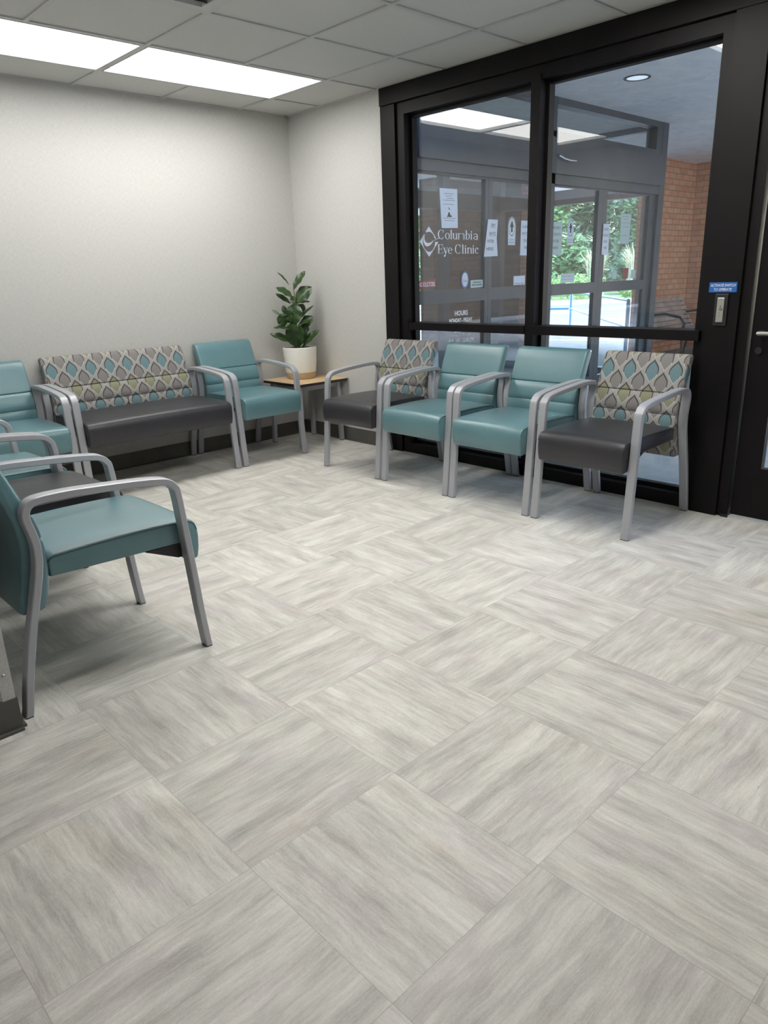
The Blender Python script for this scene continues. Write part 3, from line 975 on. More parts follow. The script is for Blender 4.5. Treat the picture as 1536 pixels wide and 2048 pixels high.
ceil_light(0, 9, 'unseen ceiling panel light added behind the camera')  # panel added out of view to light the near part of the room

def vent(i, j, label):
    cx = -(GA + (i + 0.5) * TS); cy = -(GB + (j + 0.5) * TS)
    t = empty('air_diffuser', (cx, cy, H))
    tag(t, label, 'air vent')
    q = TS / 2 - 0.014
    boxes('frame', 'tee', [(-q, q, -q, -q + 0.05, -0.003, 0.03), (-q, q, q - 0.05, q, -0.003, 0.03), (-q, -q + 0.05, -q + 0.05, q - 0.05, -0.003, 0.03), (q - 0.05, q, -q + 0.05, q - 0.05, -0.003, 0.03)], t)
    box('backing', 'backing', -q + 0.002, q - 0.002, -q + 0.002, q - 0.002, 0.04, 0.05, t)
    for k in range(6):
        yy = q - 0.075 - k * 0.085
        bm = bmesh.new()
        v = [bm.verts.new(p) for p in ((-q + 0.05, yy + 0.022, 0.022), (q - 0.05, yy + 0.022, 0.022), (q - 0.05, yy - 0.022, -0.003), (-q + 0.05, yy - 0.022, -0.003),
                                       (-q + 0.05, yy + 0.022, 0.025), (q - 0.05, yy + 0.022, 0.025), (q - 0.05, yy - 0.022, 0.0), (-q + 0.05, yy - 0.022, 0.0))]
        for f in ((0, 3, 2, 1), (4, 5, 6, 7), (0, 1, 5, 4), (1, 2, 6, 5), (2, 3, 7, 6), (3, 0, 4, 7)):
            bm.faces.new([v[q_] for q_ in f])
        finish(bm, 'louver', 'tee', t)
vent(2, 2, 'louvred air vent at the top left of the ceiling')

# ------------------------------------------------------------------ outside: ground, soffit, brick
PE = 11.0     # outer edge of the porch roof
bm = bmesh.new()
vs = [bm.verts.new(p) for p in ((0.0, -12, -0.02), (12.6, -12, -0.02), (8.77, 1.77, -0.02), (8.385, 2.957, -0.02), (7.36, 5.47, -0.02), (4.5, 12.5, -0.02), (0.0, 12.5, -0.02))]
top_ = bm.faces.new(vs)
ex = bmesh.ops.extrude_face_region(bm, geom=[top_])
bmesh.ops.translate(bm, verts=[g for g in ex['geom'] if isinstance(g, bmesh.types.BMVert)], vec=(0, 0, 0.02))
bmesh.ops.recalc_face_normals(bm, faces=bm.faces)
struct(finish(bm, 'ground', 'concrete'), 'pale concrete porch floor')
struct(box('road', 'asphalt', 0, 60, -40, 60, -0.30, -0.14), 'grey sunlit road')
cp = [(12.6, -12), (8.77, 1.77), (8.385, 2.957), (7.36, 5.47), (4.5, 12.5)]
bm = bmesh.new()
for a, b in zip(cp, cp[1:]):
    a = Vector(a + (0,)); b = Vector(b + (0,))
    nn = Vector((b.y - a.y, a.x - b.x, 0)).normalized() * 0.16
    v = [bm.verts.new(q + Vector((0, 0, zz))) for zz in (-0.14, 0.004) for q in (a, b, b + nn, a + nn)]
    for f in ((0, 3, 2, 1), (4, 5, 6, 7), (0, 1, 5, 4), (1, 2, 6, 5), (2, 3, 7, 6), (3, 0, 4, 7)):
        bm.faces.new([v[q] for q in f])
bmesh.ops.recalc_face_normals(bm, faces=bm.faces)
struct(finish(bm, 'curb_near', 'yellow'), 'yellow painted kerb')
bm = bmesh.new()
ra = [(29.0, 4.0), (26.4, 11.2), (24.4, 13.2), (19.0, 18.5), (12, 24)]
for off0, off1, z1 in ((0.0, 0.5, 0.03),):
    for a, b in zip(ra, ra[1:]):
        a = Vector(a + (0,)); b = Vector(b + (0,))
        nn = Vector((b.y - a.y, a.x - b.x, 0)).normalized()
        v = [bm.verts.new(q + Vector((0, 0, zz))) for zz in (-0.14, z1) for q in (a + nn * off0, b + nn * off0, b + nn * off1, a + nn * off1)]
        for f in ((0, 3, 2, 1), (4, 5, 6, 7), (0, 1, 5, 4), (1, 2, 6, 5), (2, 3, 7, 6), (3, 0, 4, 7)):
            bm.faces.new([v[q] for q in f])
bmesh.ops.recalc_face_normals(bm, faces=bm.faces)
struct(finish(bm, 'curb_far', 'curb'), 'white kerb on the far side of the road')
bm = bmesh.new()
bm.faces.new([bm.verts.new(p) for p in ((29.3, 4, 0.02), (60, 4, 0.02), (60, 60, 0.02), (12, 60, 0.02), (12, 24.3, 0.02), (19.2, 18.8, 0.02), (24.7, 13.5, 0.02), (26.8, 11.4, 0.02))])
struct(finish(bm, 'lawn', 'grass'), 'green verge beyond the road')

struct(box('ceiling_porch', 'stucco', 0.121, PE, -6.5, 9.0, HS, HS + 0.5), 'grey stucco porch soffit')
struct(box('wall_porch', 'brickx', 6.9, 8.05, 0.45, 0.75, 0.0, HS), 'orange brick wall behind the outdoor bench')
struct(box('wall_porch_side', 'bricky', 8.05, 8.35, -2.6, 0.75, 0.0, HS), 'brick wall meeting the first at a corner, shade put in its colour')
struct(box('wall_beyond', 'shadebrick', 5.6, 7.2, 3.65, 3.95, 0.0, HS), 'brick wall beyond the vestibule, browned to stand for shade')
struct(box('wall_beyond_side', 'shadebrick', 7.2, 7.46, 3.07, 3.95, 0.0, HS), 'brick return beyond the vestibule, browned to stand for shade')
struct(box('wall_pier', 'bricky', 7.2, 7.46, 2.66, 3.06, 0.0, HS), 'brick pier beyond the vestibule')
struct(box('wall_exterior_block', 'shadebrick', 0.0, 0.12, 0.14, 14.0, 0.0, HS))  # unseen wall, lengthened to block sky reflected in the end glass
struct(box('wall_reflection_block', 'shadebrick', 0.12, 26.0, -10.8, -10.5, 0.0, 4.6), 'unseen brick wall added to darken reflections in the vestibule glass')  # added out of view so the vestibule glass reflects something dark
# recessed downlights in the soffit
def downlight(x, y, label):
    dl = empty('downlight', (x, y, HS))
    tag(dl, label, 'ceiling light', 'recessed downlights in the porch ceiling')
    bm = bmesh.new()
    lathe(bm, [(0.085, -0.001), (0.088, -0.006), (0.108, -0.005), (0.110, 0.0)], 0, 0, 32, close=False)
    finish(bm, 'trim_ring', 'grayframe', dl, smooth=True)
    bm = bmesh.new()
    lathe(bm, [(0.0005, -0.003), (0.086, -0.002)], 0, 0, 32, close=False)
    finish(bm, 'lens', 'canlamp', dl)
downlight(2.42, -1.58, 'round recessed downlight in the grey porch ceiling')

# ------------------------------------------------------------------ glazed vestibule wall with automatic doors (plane Y = -0.8)
VY = -0.8
w2 = empty('window_2', (0, 0, 0))
struct(w2, 'glass vestibule wall outside, dark frame greyed for reflections')
def vb(name, lst, parent, mat='grayframe', y0=VY, y1=VY + 0.11):
    return boxes(name, mat, [(a, b, y0, y1, c, d) for a, b, c, d in lst], parent)
vb('header', [(0.121, 4.58, 2.695, HS), (0.121, 4.58, 2.035, 2.478)], w2)
vb('post', [(0.121, 0.60, 0.0, 2.7), (4.46, 4.585, 0.0, HS)], w2, y0=VY - 0.002)
vb('post', [(2.36, 2.45, 0.0, 2.7)], w2)
vb('post', [(4.335, 4.455, 2.478, 2.7)], w2)
box('glass_pane', 'glass2', 0.6, 2.36, VY + 0.05, VY + 0.056, 2.478, 2.695, w2)
box('glass_pane', 'glass2', 2.45, 4.335, VY + 0.05, VY + 0.056, 2.478, 2.695, w2)
boxes('track_cover', 'grayframe', [(0.6, 4.46, VY - 0.03, VY, 2.12, 2.42)], w2)
bm = bmesh.new()
tube(bm, [(2.44, VY - 0.04, 2.27), (2.50, VY - 0.06, 2.245), (2.58, VY - 0.07, 2.235), (2.70, VY - 0.06, 2.24)], [0.012, 0.010, 0.008, 0.006], 8)
finish(bm, 'door_holder_arm', 'steel', w2, smooth=True)
# end wall and far wall of the vestibule
boxes('end_frame', 'grayframe', [(4.475, 4.58, VY + 0.11, VY + 0.20, 0, HS), (4.475, 4.58, 1.40, 1.55, 0, HS), (4.475, 4.58, VY, 1.5, 2.695, HS), (4.475, 4.58, VY, 1.5, 2.035, 2.20),
                            (4.475, 4.58, VY, 1.5, 0.0, 0.10)], w2)
box('glass_pane', 'glass2', 4.52, 4.526, VY + 0.2, 1.4, 0.1, 2.035, w2)
vb('far_frame', [(0.121, 0.25, 0, HS), (1.55, 1.66, 0, 2.7), (3.40, 3.52, 0, 2.7), (0.121, 4.58, 2.695, HS), (0.121, 4.58, 2.035, 2.25), (0.121, 4.58, 0.0, 0.10), (0.121, 4.58, 1.0, 1.06)], w2, y0=1.45, y1=1.55)

def sliding_door(name, x0, x1, yo, sl, sr, label, glassname='glass2'):
    d = empty(name, (0, 0, 0))
    struct(d, label)
    y0, y1 = VY + yo, VY + yo + 0.045
    boxes('door_leaf', 'grayframe', [(x0 - sl, x0, y0, y1, 0.0, 2.035), (x1, x1 + sr, y0, y1, 0.0, 2.035), (x0, x1, y0, y1, 0.0, 0.16), (x0, x1, y0, y1, 1.035, 1.14), (x0, x1, y0, y1, 2.02, 2.035)], d)
    box('glass_pane', glassname, x0, x1, (y0 + y1) / 2 - 0.003, (y0 + y1) / 2 + 0.003, 0.16, 1.035, d)
    box('glass_pane', glassname, x0, x1, (y0 + y1) / 2 - 0.003, (y0 + y1) / 2 + 0.003, 1.14, 2.02, d)
    return d
sliding_door('door_2', 0.60, 1.467, 0.03, 0.0, 0.045, 'glass side panel with white clinic lettering')
sliding_door('door_3', 1.565, 2.33, 0.03, 0.05, 0.03, 'sliding glass door with round arrow decal')
sliding_door('door_4', 2.46, 3.276, 0.03, 0.008, 0.08, 'second sliding glass door with arrow decal')
sliding_door('door_5', 3.443, 4.32, 0.03, 0.085, 0.14, 'glass side panel nearest the outdoor bench')

# writing and papers on the vestibule glass; text x runs along +X, up Z, normal -Y
GY = VY + 0.03 + 0.0225 - 0.0045
def MV(x, z, dy=0.0):
    return Matrix(((1, 0, 0, x), (0, 0, -1, GY - dy), (0, 1, 0, z), (0, 0, 0, 1)))
def poly(bm, pts, mat4, zoff=0.0):
    vs = [bm.verts.new(mat4 @ Vector((a, b, zoff))) for a, b in pts]
    f = bm.faces.new(vs)
    return f
def bars(name, mat, parent, rows, mat4, zoff=0.0006, seed=1, h=0.005):
    random.seed(seed)
    bm = bmesh.new()
    for (x0, x1, zz) in rows:
        xx = x0
        while xx < x1 - 0.004:
            ln = random.uniform(0.006, 0.018)
            e = min(xx + ln, x1)
            poly(bm, [(xx, zz), (e, zz), (e, zz + h), (xx, zz + h)], mat4, zoff)
            xx = e + 0.004
    return finish(bm, name, mat, parent)
def sheet(name, pts, mat, label, cat, group=None, dy=0.0):
    """thin sheet: pts are absolute X, Z on the vestibule glass"""
    cx = sum(p[0] for p in pts) / len(pts); cz = min(p[1] for p in pts)
    t = empty(name, (cx, GY - dy, cz))
    tag(t, label, cat, group)
    bm = bmesh.new()
    m0 = Matrix(((1, 0, 0, 0), (0, 0, -1, 0), (0, 1, 0, 0), (0, 0, 0, 1)))
    a = [bm.verts.new(m0 @ Vector((p[0] - cx, p[1] - cz, 0.0))) for p in pts]
    b = [bm.verts.new(m0 @ Vector((p[0] - cx, p[1] - cz, 0.0008))) for p in pts]
    bm.faces.new(a[::-1]); bm.faces.new(b)
    k = len(pts)
    for i in range(k):
        bm.faces.new((a[i], a[(i + 1) % k], b[(i + 1) % k], b[i]))
    bmesh.ops.recalc_face_normals(bm, faces=bm.faces)
    finish(bm, 'sheet', mat, t)
    def lm():
        return Matrix(((1, 0, 0, 0), (0, 0, -1, -0.0012), (0, 1, 0, 0), (0, 0, 0, 1)))
    return t, cx, cz, lm()

# clinic name and diamond logo
ln_ = empty('window_lettering', (1.14, GY, 1.40))
tag(ln_, 'white clinic name lettering with diamond eye logo on the vestibule glass', 'lettering')
ML = Matrix(((1, 0, 0, -1.14), (0, 0, -1, 0.0), (0, 1, 0, -1.40), (0, 0, 0, 1)))
def bowl(bm, cx, cy, rx, ry, wx, wy, a0, a1, seg=22):
    o, i_ = [], []
    for k in range(seg + 1):
        a = math.radians(a0 + (a1 - a0) * k / seg)
        o.append((cx + rx * math.cos(a), cy + ry * math.sin(a)))
        i_.append((cx + (rx - wx) * math.cos(a), cy + (ry - wy) * math.sin(a)))
    for k in range(seg):
        poly(bm, [o[k], o[k + 1], i_[k + 1], i_[k]], ML)
def rc(bm, x0, x1, y0, y1):
    poly(bm, [(x0, y0), (x1, y0), (x1, y1), (x0, y1)], ML)
# glyph drawers in real metres: cap height Hc, x height Hx
Hc, Hx, ST, HL = 0.072, 0.048, 0.0125, 0.0028
def gC(bm, x, y, wd):
    bowl(bm, x + wd * 0.52, y + Hc / 2, wd * 0.52, Hc / 2 + 0.001, ST, HL, 48, 312)
    rc(bm, x + wd * 0.84, x + wd * 0.9, y + Hc * 0.66, y + Hc * 0.98)
    rc(bm, x + wd * 0.82, x + wd * 0.86, y + Hc * 0.1, y + Hc * 0.24)
def go(bm, x, y, wd):
    bowl(bm, x + wd / 2, y + Hx / 2, wd / 2, Hx / 2 + 0.001, ST * 0.9, HL, 0, 360, 28)
def gstem(bm, x, y, h, w=ST, foot=True, flag=True):
    rc(bm, x, x + w, y, y + h)
    if foot:
        rc(bm, x - 0.005, x + w + 0.005, y, y + HL)
    if flag:
        rc(bm, x - 0.006, x, y + h - HL * 1.6, y + h)
def gn(bm, x, y, wd):
    gstem(bm, x, y, Hx)
    gstem(bm, x + wd - ST, y, Hx * 0.75, flag=False)
    bowl(bm, x + wd * 0.55, y + Hx * 0.72, wd * 0.45, Hx * 0.28, ST * 0.8, HL * 1.8, 0, 150, 12)
def gc(bm, x, y, wd):
    bowl(bm, x + wd / 2, y + Hx / 2, wd / 2, Hx / 2 + 0.001, ST * 0.9, HL, 45, 315)
    bowl(bm, x + wd * 0.72, y + Hx * 0.78, 0.006, 0.006, 0.0059, 0.0059, 0, 360, 10)
def ge(bm, x, y, wd):
    bowl(bm, x + wd / 2, y + Hx / 2, wd / 2, Hx / 2 + 0.001, ST * 0.9, HL, 0, 315)
    rc(bm, x + ST * 0.8, x + wd, y + Hx / 2, y + Hx / 2 + HL)
def gi(bm, x, y):
    gstem(bm, x, y, Hx)
    bowl(bm, x + ST / 2, y + Hx + 0.013, 0.0068, 0.0068, 0.0067, 0.0067, 0, 360, 12)
bm = bmesh.new()
x0, yb = 0.884, 1.541
gC(bm, x0, yb, 0.078)
go(bm, x0 + 0.088, yb, 0.058)
gstem(bm, x0 + 0.158, yb, Hc)
gstem(bm, x0 + 0.187, yb + Hx * 0.2, Hx * 0.8, foot=False)
bowl(bm, x0 + 0.187 + 0.024, yb + Hx * 0.26, 0.024, Hx * 0.27, ST * 0.8, HL * 1.8, 180, 330, 12)
gstem(bm, x0 + 0.224, yb, Hx)
gn(bm, x0 + 0.252, yb, 0.046); gn(bm, x0 + 0.285, yb, 0.048)
gstem(bm, x0 + 0.351, yb, Hc, foot=False)
bowl(bm, x0 + 0.372, yb + Hx / 2, 0.030, Hx / 2 + 0.001, ST * 0.9, HL, -155, 155)
gi(bm, x0 + 0.417, yb)
gstem(bm, x0 + 0.4935, yb, Hx * 0.72, flag=False)
bowl(bm, x0 + 0.478, yb + Hx * 0.72, 0.028, Hx * 0.28, ST * 0.7, HL * 1.6, 0, 165, 12)
bowl(bm, x0 + 0.478, yb + Hx * 0.27, 0.027, Hx * 0.28, ST * 0.8, HL * 1.4, 60, 330, 16)
finish(bm, 'lettering', 'white', ln_)['label'] = 'upper line of serif lettering'
bm = bmesh.new()
x0, yb = 0.882, 1.428
gstem(bm, x0 + 0.006, yb, Hc)
for zz in (0.0, Hc / 2 - HL / 2, Hc - HL):
    rc(bm, x0 + 0.018, x0 + (0.062 if zz != Hc / 2 - HL / 2 else 0.048), yb + zz, yb + zz + HL)
rc(bm, x0 + 0.058, x0 + 0.0625, yb, yb + 0.02); rc(bm, x0 + 0.056, x0 + 0.060, yb + Hc - 0.018, yb + Hc); rc(bm, x0 + 0.045, x0 + 0.0495, yb + Hc / 2 - 0.009, yb + Hc / 2 + 0.009)
poly(bm, [(x0 + 0.070, yb + Hx), (x0 + 0.083, yb + Hx), (x0 + 0.102, yb + 0.008), (x0 + 0.094, yb - 0.004)], ML)
poly(bm, [(x0 + 0.1145, yb + Hx), (x0 + 0.118, yb + Hx), (x0 + 0.095, yb - 0.018), (x0 + 0.089, yb - 0.018)], ML)
bowl(bm, x0 + 0.084, yb - 0.017, 0.009, 0.008, 0.0085, 0.0075, 0, 360, 12)
rc(bm, x0 + 0.066, x0 + 0.088, yb + Hx - HL, yb + Hx); rc(bm, x0 + 0.106, x0 + 0.124, yb + Hx - HL, yb + Hx)
ge(bm, x0 + 0.126, yb, 0.054)
gC(bm, x0 + 0.212, yb, 0.078)
gstem(bm, x0 + 0.308, yb, Hc)
gi(bm, x0 + 0.342, yb)
gn(bm, x0 + 0.375, yb, 0.054)
gi(bm, x0 + 0.446, yb)
gc(bm, x0 + 0.474, yb, 0.052)
finish(bm, 'lettering', 'white', ln_)['label'] = 'lower line of serif lettering'
bm = bmesh.new()
cx, cz = 0.778, 1.519
def dia_pt(t):     # border of the diamond
    q = [(0, 0.117), (0.112, 0), (0, -0.114), (-0.110, 0)]
    i = int(t) % 4; f = t - int(t)
    a, b = q[i], q[(i + 1) % 4]
    return (cx + a[0] + (b[0] - a[0]) * f, cz + a[1] + (b[1] - a[1]) * f)
for k in range(48):
    t0, t1 = k / 12, (k + 1) / 12
    if 0.72 < t0 < 1.0 or 3.45 < t0 < 3.62:
        continue
    a, b = dia_pt(t0), dia_pt(t1)
    def inner(p, t):
        an = math.atan2(p[1] - cz, p[0] - cx)
        return (cx + 0.073 * math.cos(an), cz + 0.076 * math.sin(an))
    ia, ib = inner(a, t0), inner(b, t1)
    if (Vector(a) - Vector((cx, cz))).length < (Vector(ia) - Vector((cx, cz))).length:
        ia = (cx + (a[0] - cx) * 0.93, cz + (a[1] - cz) * 0.93)
    if (Vector(b) - Vector((cx, cz))).length < (Vector(ib) - Vector((cx, cz))).length:
        ib = (cx + (b[0] - cx) * 0.93, cz + (b[1] - cz) * 0.93)
    poly(bm, [a, b, ib, ia], ML)
sw_ = catmull([(cx - 0.052, cz + 0.055, 0), (cx - 0.058, cz + 0.010, 0), (cx - 0.030, cz - 0.020, 0), (cx + 0.015, cz - 0.014, 0), (cx + 0.06, cz + 0.012, 0), (cx + 0.125, cz + 0.030, 0)], 6)
for k in range(len(sw_) - 1):
    def hwid(i):
        s = i / (len(sw_) - 1)
        return 0.0015 + 0.012 * math.sin(PI * min(1, s * 1.25)) ** 1.5 if s < 0.8 else 0.0015
    t = (sw_[min(k + 1, len(sw_) - 1)] - sw_[max(k - 1, 0)]).normalized(); n0 = Vector((-t.y, t.x, 0))
    t = (sw_[min(k + 2, len(sw_) - 1)] - sw_[k]).normalized(); n1 = Vector((-t.y, t.x, 0))
    a, b = sw_[k], sw_[k + 1]
    poly(bm, [((a + n0 * hwid(k)).x, (a + n0 * hwid(k)).y), ((b + n1 * hwid(k + 1)).x, (b + n1 * hwid(k + 1)).y),
              ((b - n1 * hwid(k + 1)).x, (b - n1 * hwid(k + 1)).y), ((a - n0 * hwid(k)).x, (a - n0 * hwid(k)).y)], ML)
finish(bm, 'logo', 'white', ln_)['label'] = 'diamond eye emblem'
# opening hours
hr = empty('hours_lettering', (1.175, GY, 0.65))
tag(hr, 'white opening hours lettering low on the left vestibule glass', 'lettering')
MH = Matrix(((1, 0, 0, -1.175), (0, 0, -1, 0.0), (0, 1, 0, -0.65), (0, 0, 0, 1)))
for (t_, xa, xb, za, hh_, bo) in (('HOURS', 1.091, 1.263, 0.922, 0.042, 0.03), ('MONDAY - FRIDAY', 1.020, 1.325, 0.867, 0.034, 0.03), ('8:00 AM - 5:00 PM', 1.015, 1.330, 0.815, 0.034, 0.03),
                           ('SATURDAY', 1.09, 1.265, 0.783, 0.026, 0.03), ('(Pickens St. office only)', 1.050, 1.306, 0.741, 0.030, 0.0), ('8:00 AM - 12:00 PM', 1.012, 1.342, 0.696, 0.034, 0.03), ('EVERY FRIDAY', 1.055, 1.30, 0.653, 0.030, 0.03)):
    text_mesh(t_, xa, za, xb - xa, hh_, 'lettering', 'white', hr, MH, bo)

# paper notices and decals
def put_text(t, lm, cx, cz, rows, mat='ink', bold=0.0):
    for (s_, xa, xb, za, hh_) in rows:
        text_mesh(s_, xa - cx, za - cz, xb - xa, hh_, 'lettering', mat, t, lm, bold, thick=0.0)
GP, GD = 'paper notices on the vestibule glass', 'decals on the vestibule glass'
t, cx, cz, lm = sheet('paper_notice', [(0.930, 1.625), (1.130, 1.630), (1.122, 1.927), (0.905, 1.925)], 'paper', 'white paper notice taped above the clinic name', 'notice', GP, 0.001)
bars('print', 'greyink', t, [(0.955 - cx, 1.075 - cx, 1.885 - cz), (0.975 - cx, 1.055 - cx, 1.868 - cz), (0.99 - cx, 1.08 - cx, 1.85 - cz), (0.945 - cx, 1.09 - cx, 1.835 - cz), (0.95 - cx, 1.085 - cx, 1.805 - cz),
                           (0.945 - cx, 1.10 - cx, 1.700 - cz), (0.965 - cx, 1.08 - cx, 1.682 - cz)], lm)
bm = bmesh.new()
poly(bm, [(0.99 - cx, 1.712 - cz), (1.055 - cx, 1.712 - cz), (1.046 - cx, 1.73 - cz), (1.036 - cx, 1.722 - cz), (1.028 - cx, 1.748 - cz), (1.012 - cx, 1.748 - cz), (1.006 - cx, 1.728 - cz)], lm)
poly(bm, [(1.010 - cx, 1.785 - cz), (1.014 - cx, 1.787 - cz), (1.034 - cx, 1.768 - cz), (1.022 - cx, 1.766 - cz)], lm)
finish(bm, 'picture', 'ink', t)
t, cx, cz, lm = sheet('paper_notice', [(1.448, 1.400), (1.640, 1.405), (1.622, 1.555), (1.635, 1.705), (1.50, 1.705)], 'paper', 'curled white paper reading ENTER HERE left of the first arrow decal', 'notice', GP, 0.024)
put_text(t, lm, cx, cz, [('ERY', 1.545, 1.605, 1.645, 0.026), ('ENTS', 1.520, 1.605, 1.577, 0.026), ('NTER', 1.495, 1.585, 1.515, 0.026), ('HERE', 1.480, 1.578, 1.452, 0.026)], bold=0.01)
bm = bmesh.new()
for a, b, zz in ((1.54, 1.607, 1.638), (1.515, 1.607, 1.570)):
    poly(bm, [(a - cx, zz - cz), (b - cx, zz - cz), (b - cx, zz + 0.002 - cz), (a - cx, zz + 0.002 - cz)], lm)
finish(bm, 'underline', 'ink', t)
SP = [('SURGERY', 0.025, 0.19, 0.235, 0.026), ('PATIENTS', 0.025, 0.19, 0.175, 0.026), ('ENTER', 0.05, 0.165, 0.115, 0.026), ('HERE', 0.06, 0.155, 0.055, 0.026)]
for (xa, lab, w_) in ((2.000, 'white paper notice right of the first arrow decal, half behind the mullion', 0.216), (2.455, 'faint paper notice reading SURGERY left of the second arrow decal', 0.216), (3.375, 'narrow paper notice on the post between the right-hand glass panels', 0.13)):
    t, cx, cz, lm = sheet('paper_notice', [(xa, 1.41), (xa + w_, 1.41), (xa + w_, 1.71), (xa + 0.006, 1.71)], 'paper' if w_ < 0.2 or xa < 2.2 else 'palepaper', lab, 'notice', GP, 0.001 if w_ > 0.2 else 0.026)
    k_ = w_ / 0.216
    put_text(t, lm, cx, cz, [(s_, xa + a * k_, xa + b * k_, 1.41 + c_, d_) for s_, a, b, c_, d_ in SP], mat='ink')
t, cx, cz, lm = sheet('paper_notice', [(3.782, 1.52), (3.965, 1.52), (3.984, 1.82), (3.76, 1.82)], 'palepaper', 'pale paper notice on the glass panel nearest the outdoor bench', 'notice', GP, 0.001)
bars('print', 'greyink', t, [(3.80 - cx, 3.94 - cx, 1.79 - cz), (3.82 - cx, 3.92 - cx, 1.765 - cz), (3.79 - cx, 3.95 - cx, 1.73 - cz), (3.80 - cx, 3.94 - cx, 1.69 - cz), (3.80 - cx, 3.93 - cx, 1.60 - cz)], lm, seed=4)
def arrow_decal(xc, zb, lab):
    hw_, zt = 0.052, zb + 0.238
    rr = 0.055
    pts = [(xc - hw_, zb), (xc + hw_, zb)] + [(xc + (hw_ + 0.004) * math.cos(a), zt - 0.090 + 0.09 * math.sin(a)) for a in [PI * k / 16 for k in range(17)]]
    t, cx, cz, lm = sheet('arrow_decal', pts, 'paper', lab, 'decal', GD, 0.001)
    bm = bmesh.new()
    for k in range(32):
        a, b = 2 * PI * k / 32, 2 * PI * (k + 1) / 32
        zc = zt - 0.083
        q = [(xc + f * 0.046 * math.cos(w_) - cx, zc + f * 0.078 * math.sin(w_) - cz) for w_, f in ((a, 1), (b, 1), (b, 0.91), (a, 0.91))]
        poly(bm, q, lm)
    finish(bm, 'ring', 'green', t)
    bm = bmesh.new()
    zc = zt - 0.083
    poly(bm, [(xc - cx, zc + 0.058 - cz), (xc - 0.031 - cx, zc - 0.008 - cz), (xc - 0.012 - cx, zc + 0.0 - cz), (xc - 0.012 - cx, zc - 0.045 - cz), (xc + 0.012 - cx, zc - 0.045 - cz), (xc + 0.012 - cx, zc - cz), (xc + 0.031 - cx, zc - 0.008 - cz)][::-1], lm)
    finish(bm, 'arrow', 'ink', t)
    put_text(t, lm, cx, cz, [('AUTOMATIC DOOR', xc - 0.043, xc + 0.043, zb + 0.040, 0.013), ('KEEP MOVING', xc - 0.040, xc + 0.040, zb + 0.017, 0.013)], 'green')
arrow_decal(1.868, 1.498, 'arrow decal reading AUTOMATIC DOOR seen through the left window pane')
arrow_decal(2.817, 1.505, 'arrow decal reading AUTOMATIC DOOR seen through the right window pane')
t, cx, cz, lm = sheet('red_decal', [(0.640, 1.158), (0.853, 1.171), (0.853, 1.232), (0.640, 1.220)], 'red', 'small red decal reading NO SOLICITORS', 'decal', GD, 0.001)
text_mesh('NO SOLICITORS', 0.648 - cx, 1.174 - cz, 0.192, 0.036, 'lettering', 'white', t, lm, 0.02, thick=0.0)
t, cx, cz, lm = sheet('round_decal', [(1.222 + 0.052 * math.cos(2 * PI * k / 28), 1.213 + 0.072 * math.sin(2 * PI * k / 28)) for k in range(28)], 'bluedecal', 'round blue and white decal above the opening hours', 'decal', GD, 0.001)
bm = bmesh.new()
poly(bm, [(1.222 + 0.038 * math.cos(2 * PI * k / 28) - cx, 1.216 + 0.058 * math.sin(2 * PI * k / 28) - cz) for k in range(28)], lm)
finish(bm, 'centre', 'paper', t)
lm2 = lm.copy(); lm2.translation = lm2.translation + Vector((0, -0.0006, 0))
text_mesh('Crest', 1.194 - cx, 1.197 - cz, 0.056, 0.022, 'lettering', 'bluedecal', t, lm2, 0.0, 0.3, thick=0.0)
t, cx, cz, lm = sheet('green_decal', [(1.298, 1.145), (1.466, 1.148), (1.466, 1.212), (1.298, 1.210)], 'palepaper', 'small pale green rectangular decal beside the round blue decal', 'decal', GD, 0.001)
bars('print', 'green', t, [(1.315 - cx, 1.45 - cx, 1.165 - cz), (1.33 - cx, 1.435 - cx, 1.186 - cz)], lm, seed=2, h=0.010)
t, cx, cz, lm = sheet('white_decal', [(1.912, 1.150), (2.085, 1.152), (2.085, 1.232), (1.912, 1.230)], 'paper', 'white rectangular decal below the first arrow decal', 'decal', GD, 0.001)
bars('print', 'greyink', t, [(1.925 - cx, 2.07 - cx, 1.16 - cz)], lm, seed=3, h=0.008)
t, cx, cz, lm = sheet('white_decal', [(2.681, 1.150), (2.921, 1.150), (2.921, 1.235), (2.681, 1.235)], 'paper', 'small white note about smoke free premises below the second arrow decal', 'decal', GD, 0.001)
put_text(t, lm, cx, cz, [('We are a smoke free', 2.70, 2.90, 1.203, 0.016), ('facility and premises', 2.70, 2.90, 1.172, 0.016)], 'greyink')
for (xa, xb, za, zb_, mm, lab) in ((3.66, 3.75, 1.16, 1.25, 'palepaper', 'pale decal left of the tiny red decal on the right glass panel'), (3.88, 4.00, 1.16, 1.27, 'red', 'tiny red square decal low on the right glass panel'), (4.06, 4.16, 1.16, 1.25, 'palepaper', 'pale round-cornered decal right of the tiny red decal')):
    t, cx, cz, lm = sheet('small_decal', [(xa, za), (xb, za), (xb, zb_), (xa, zb_)], mm, lab, 'decal', GD, 0.001)

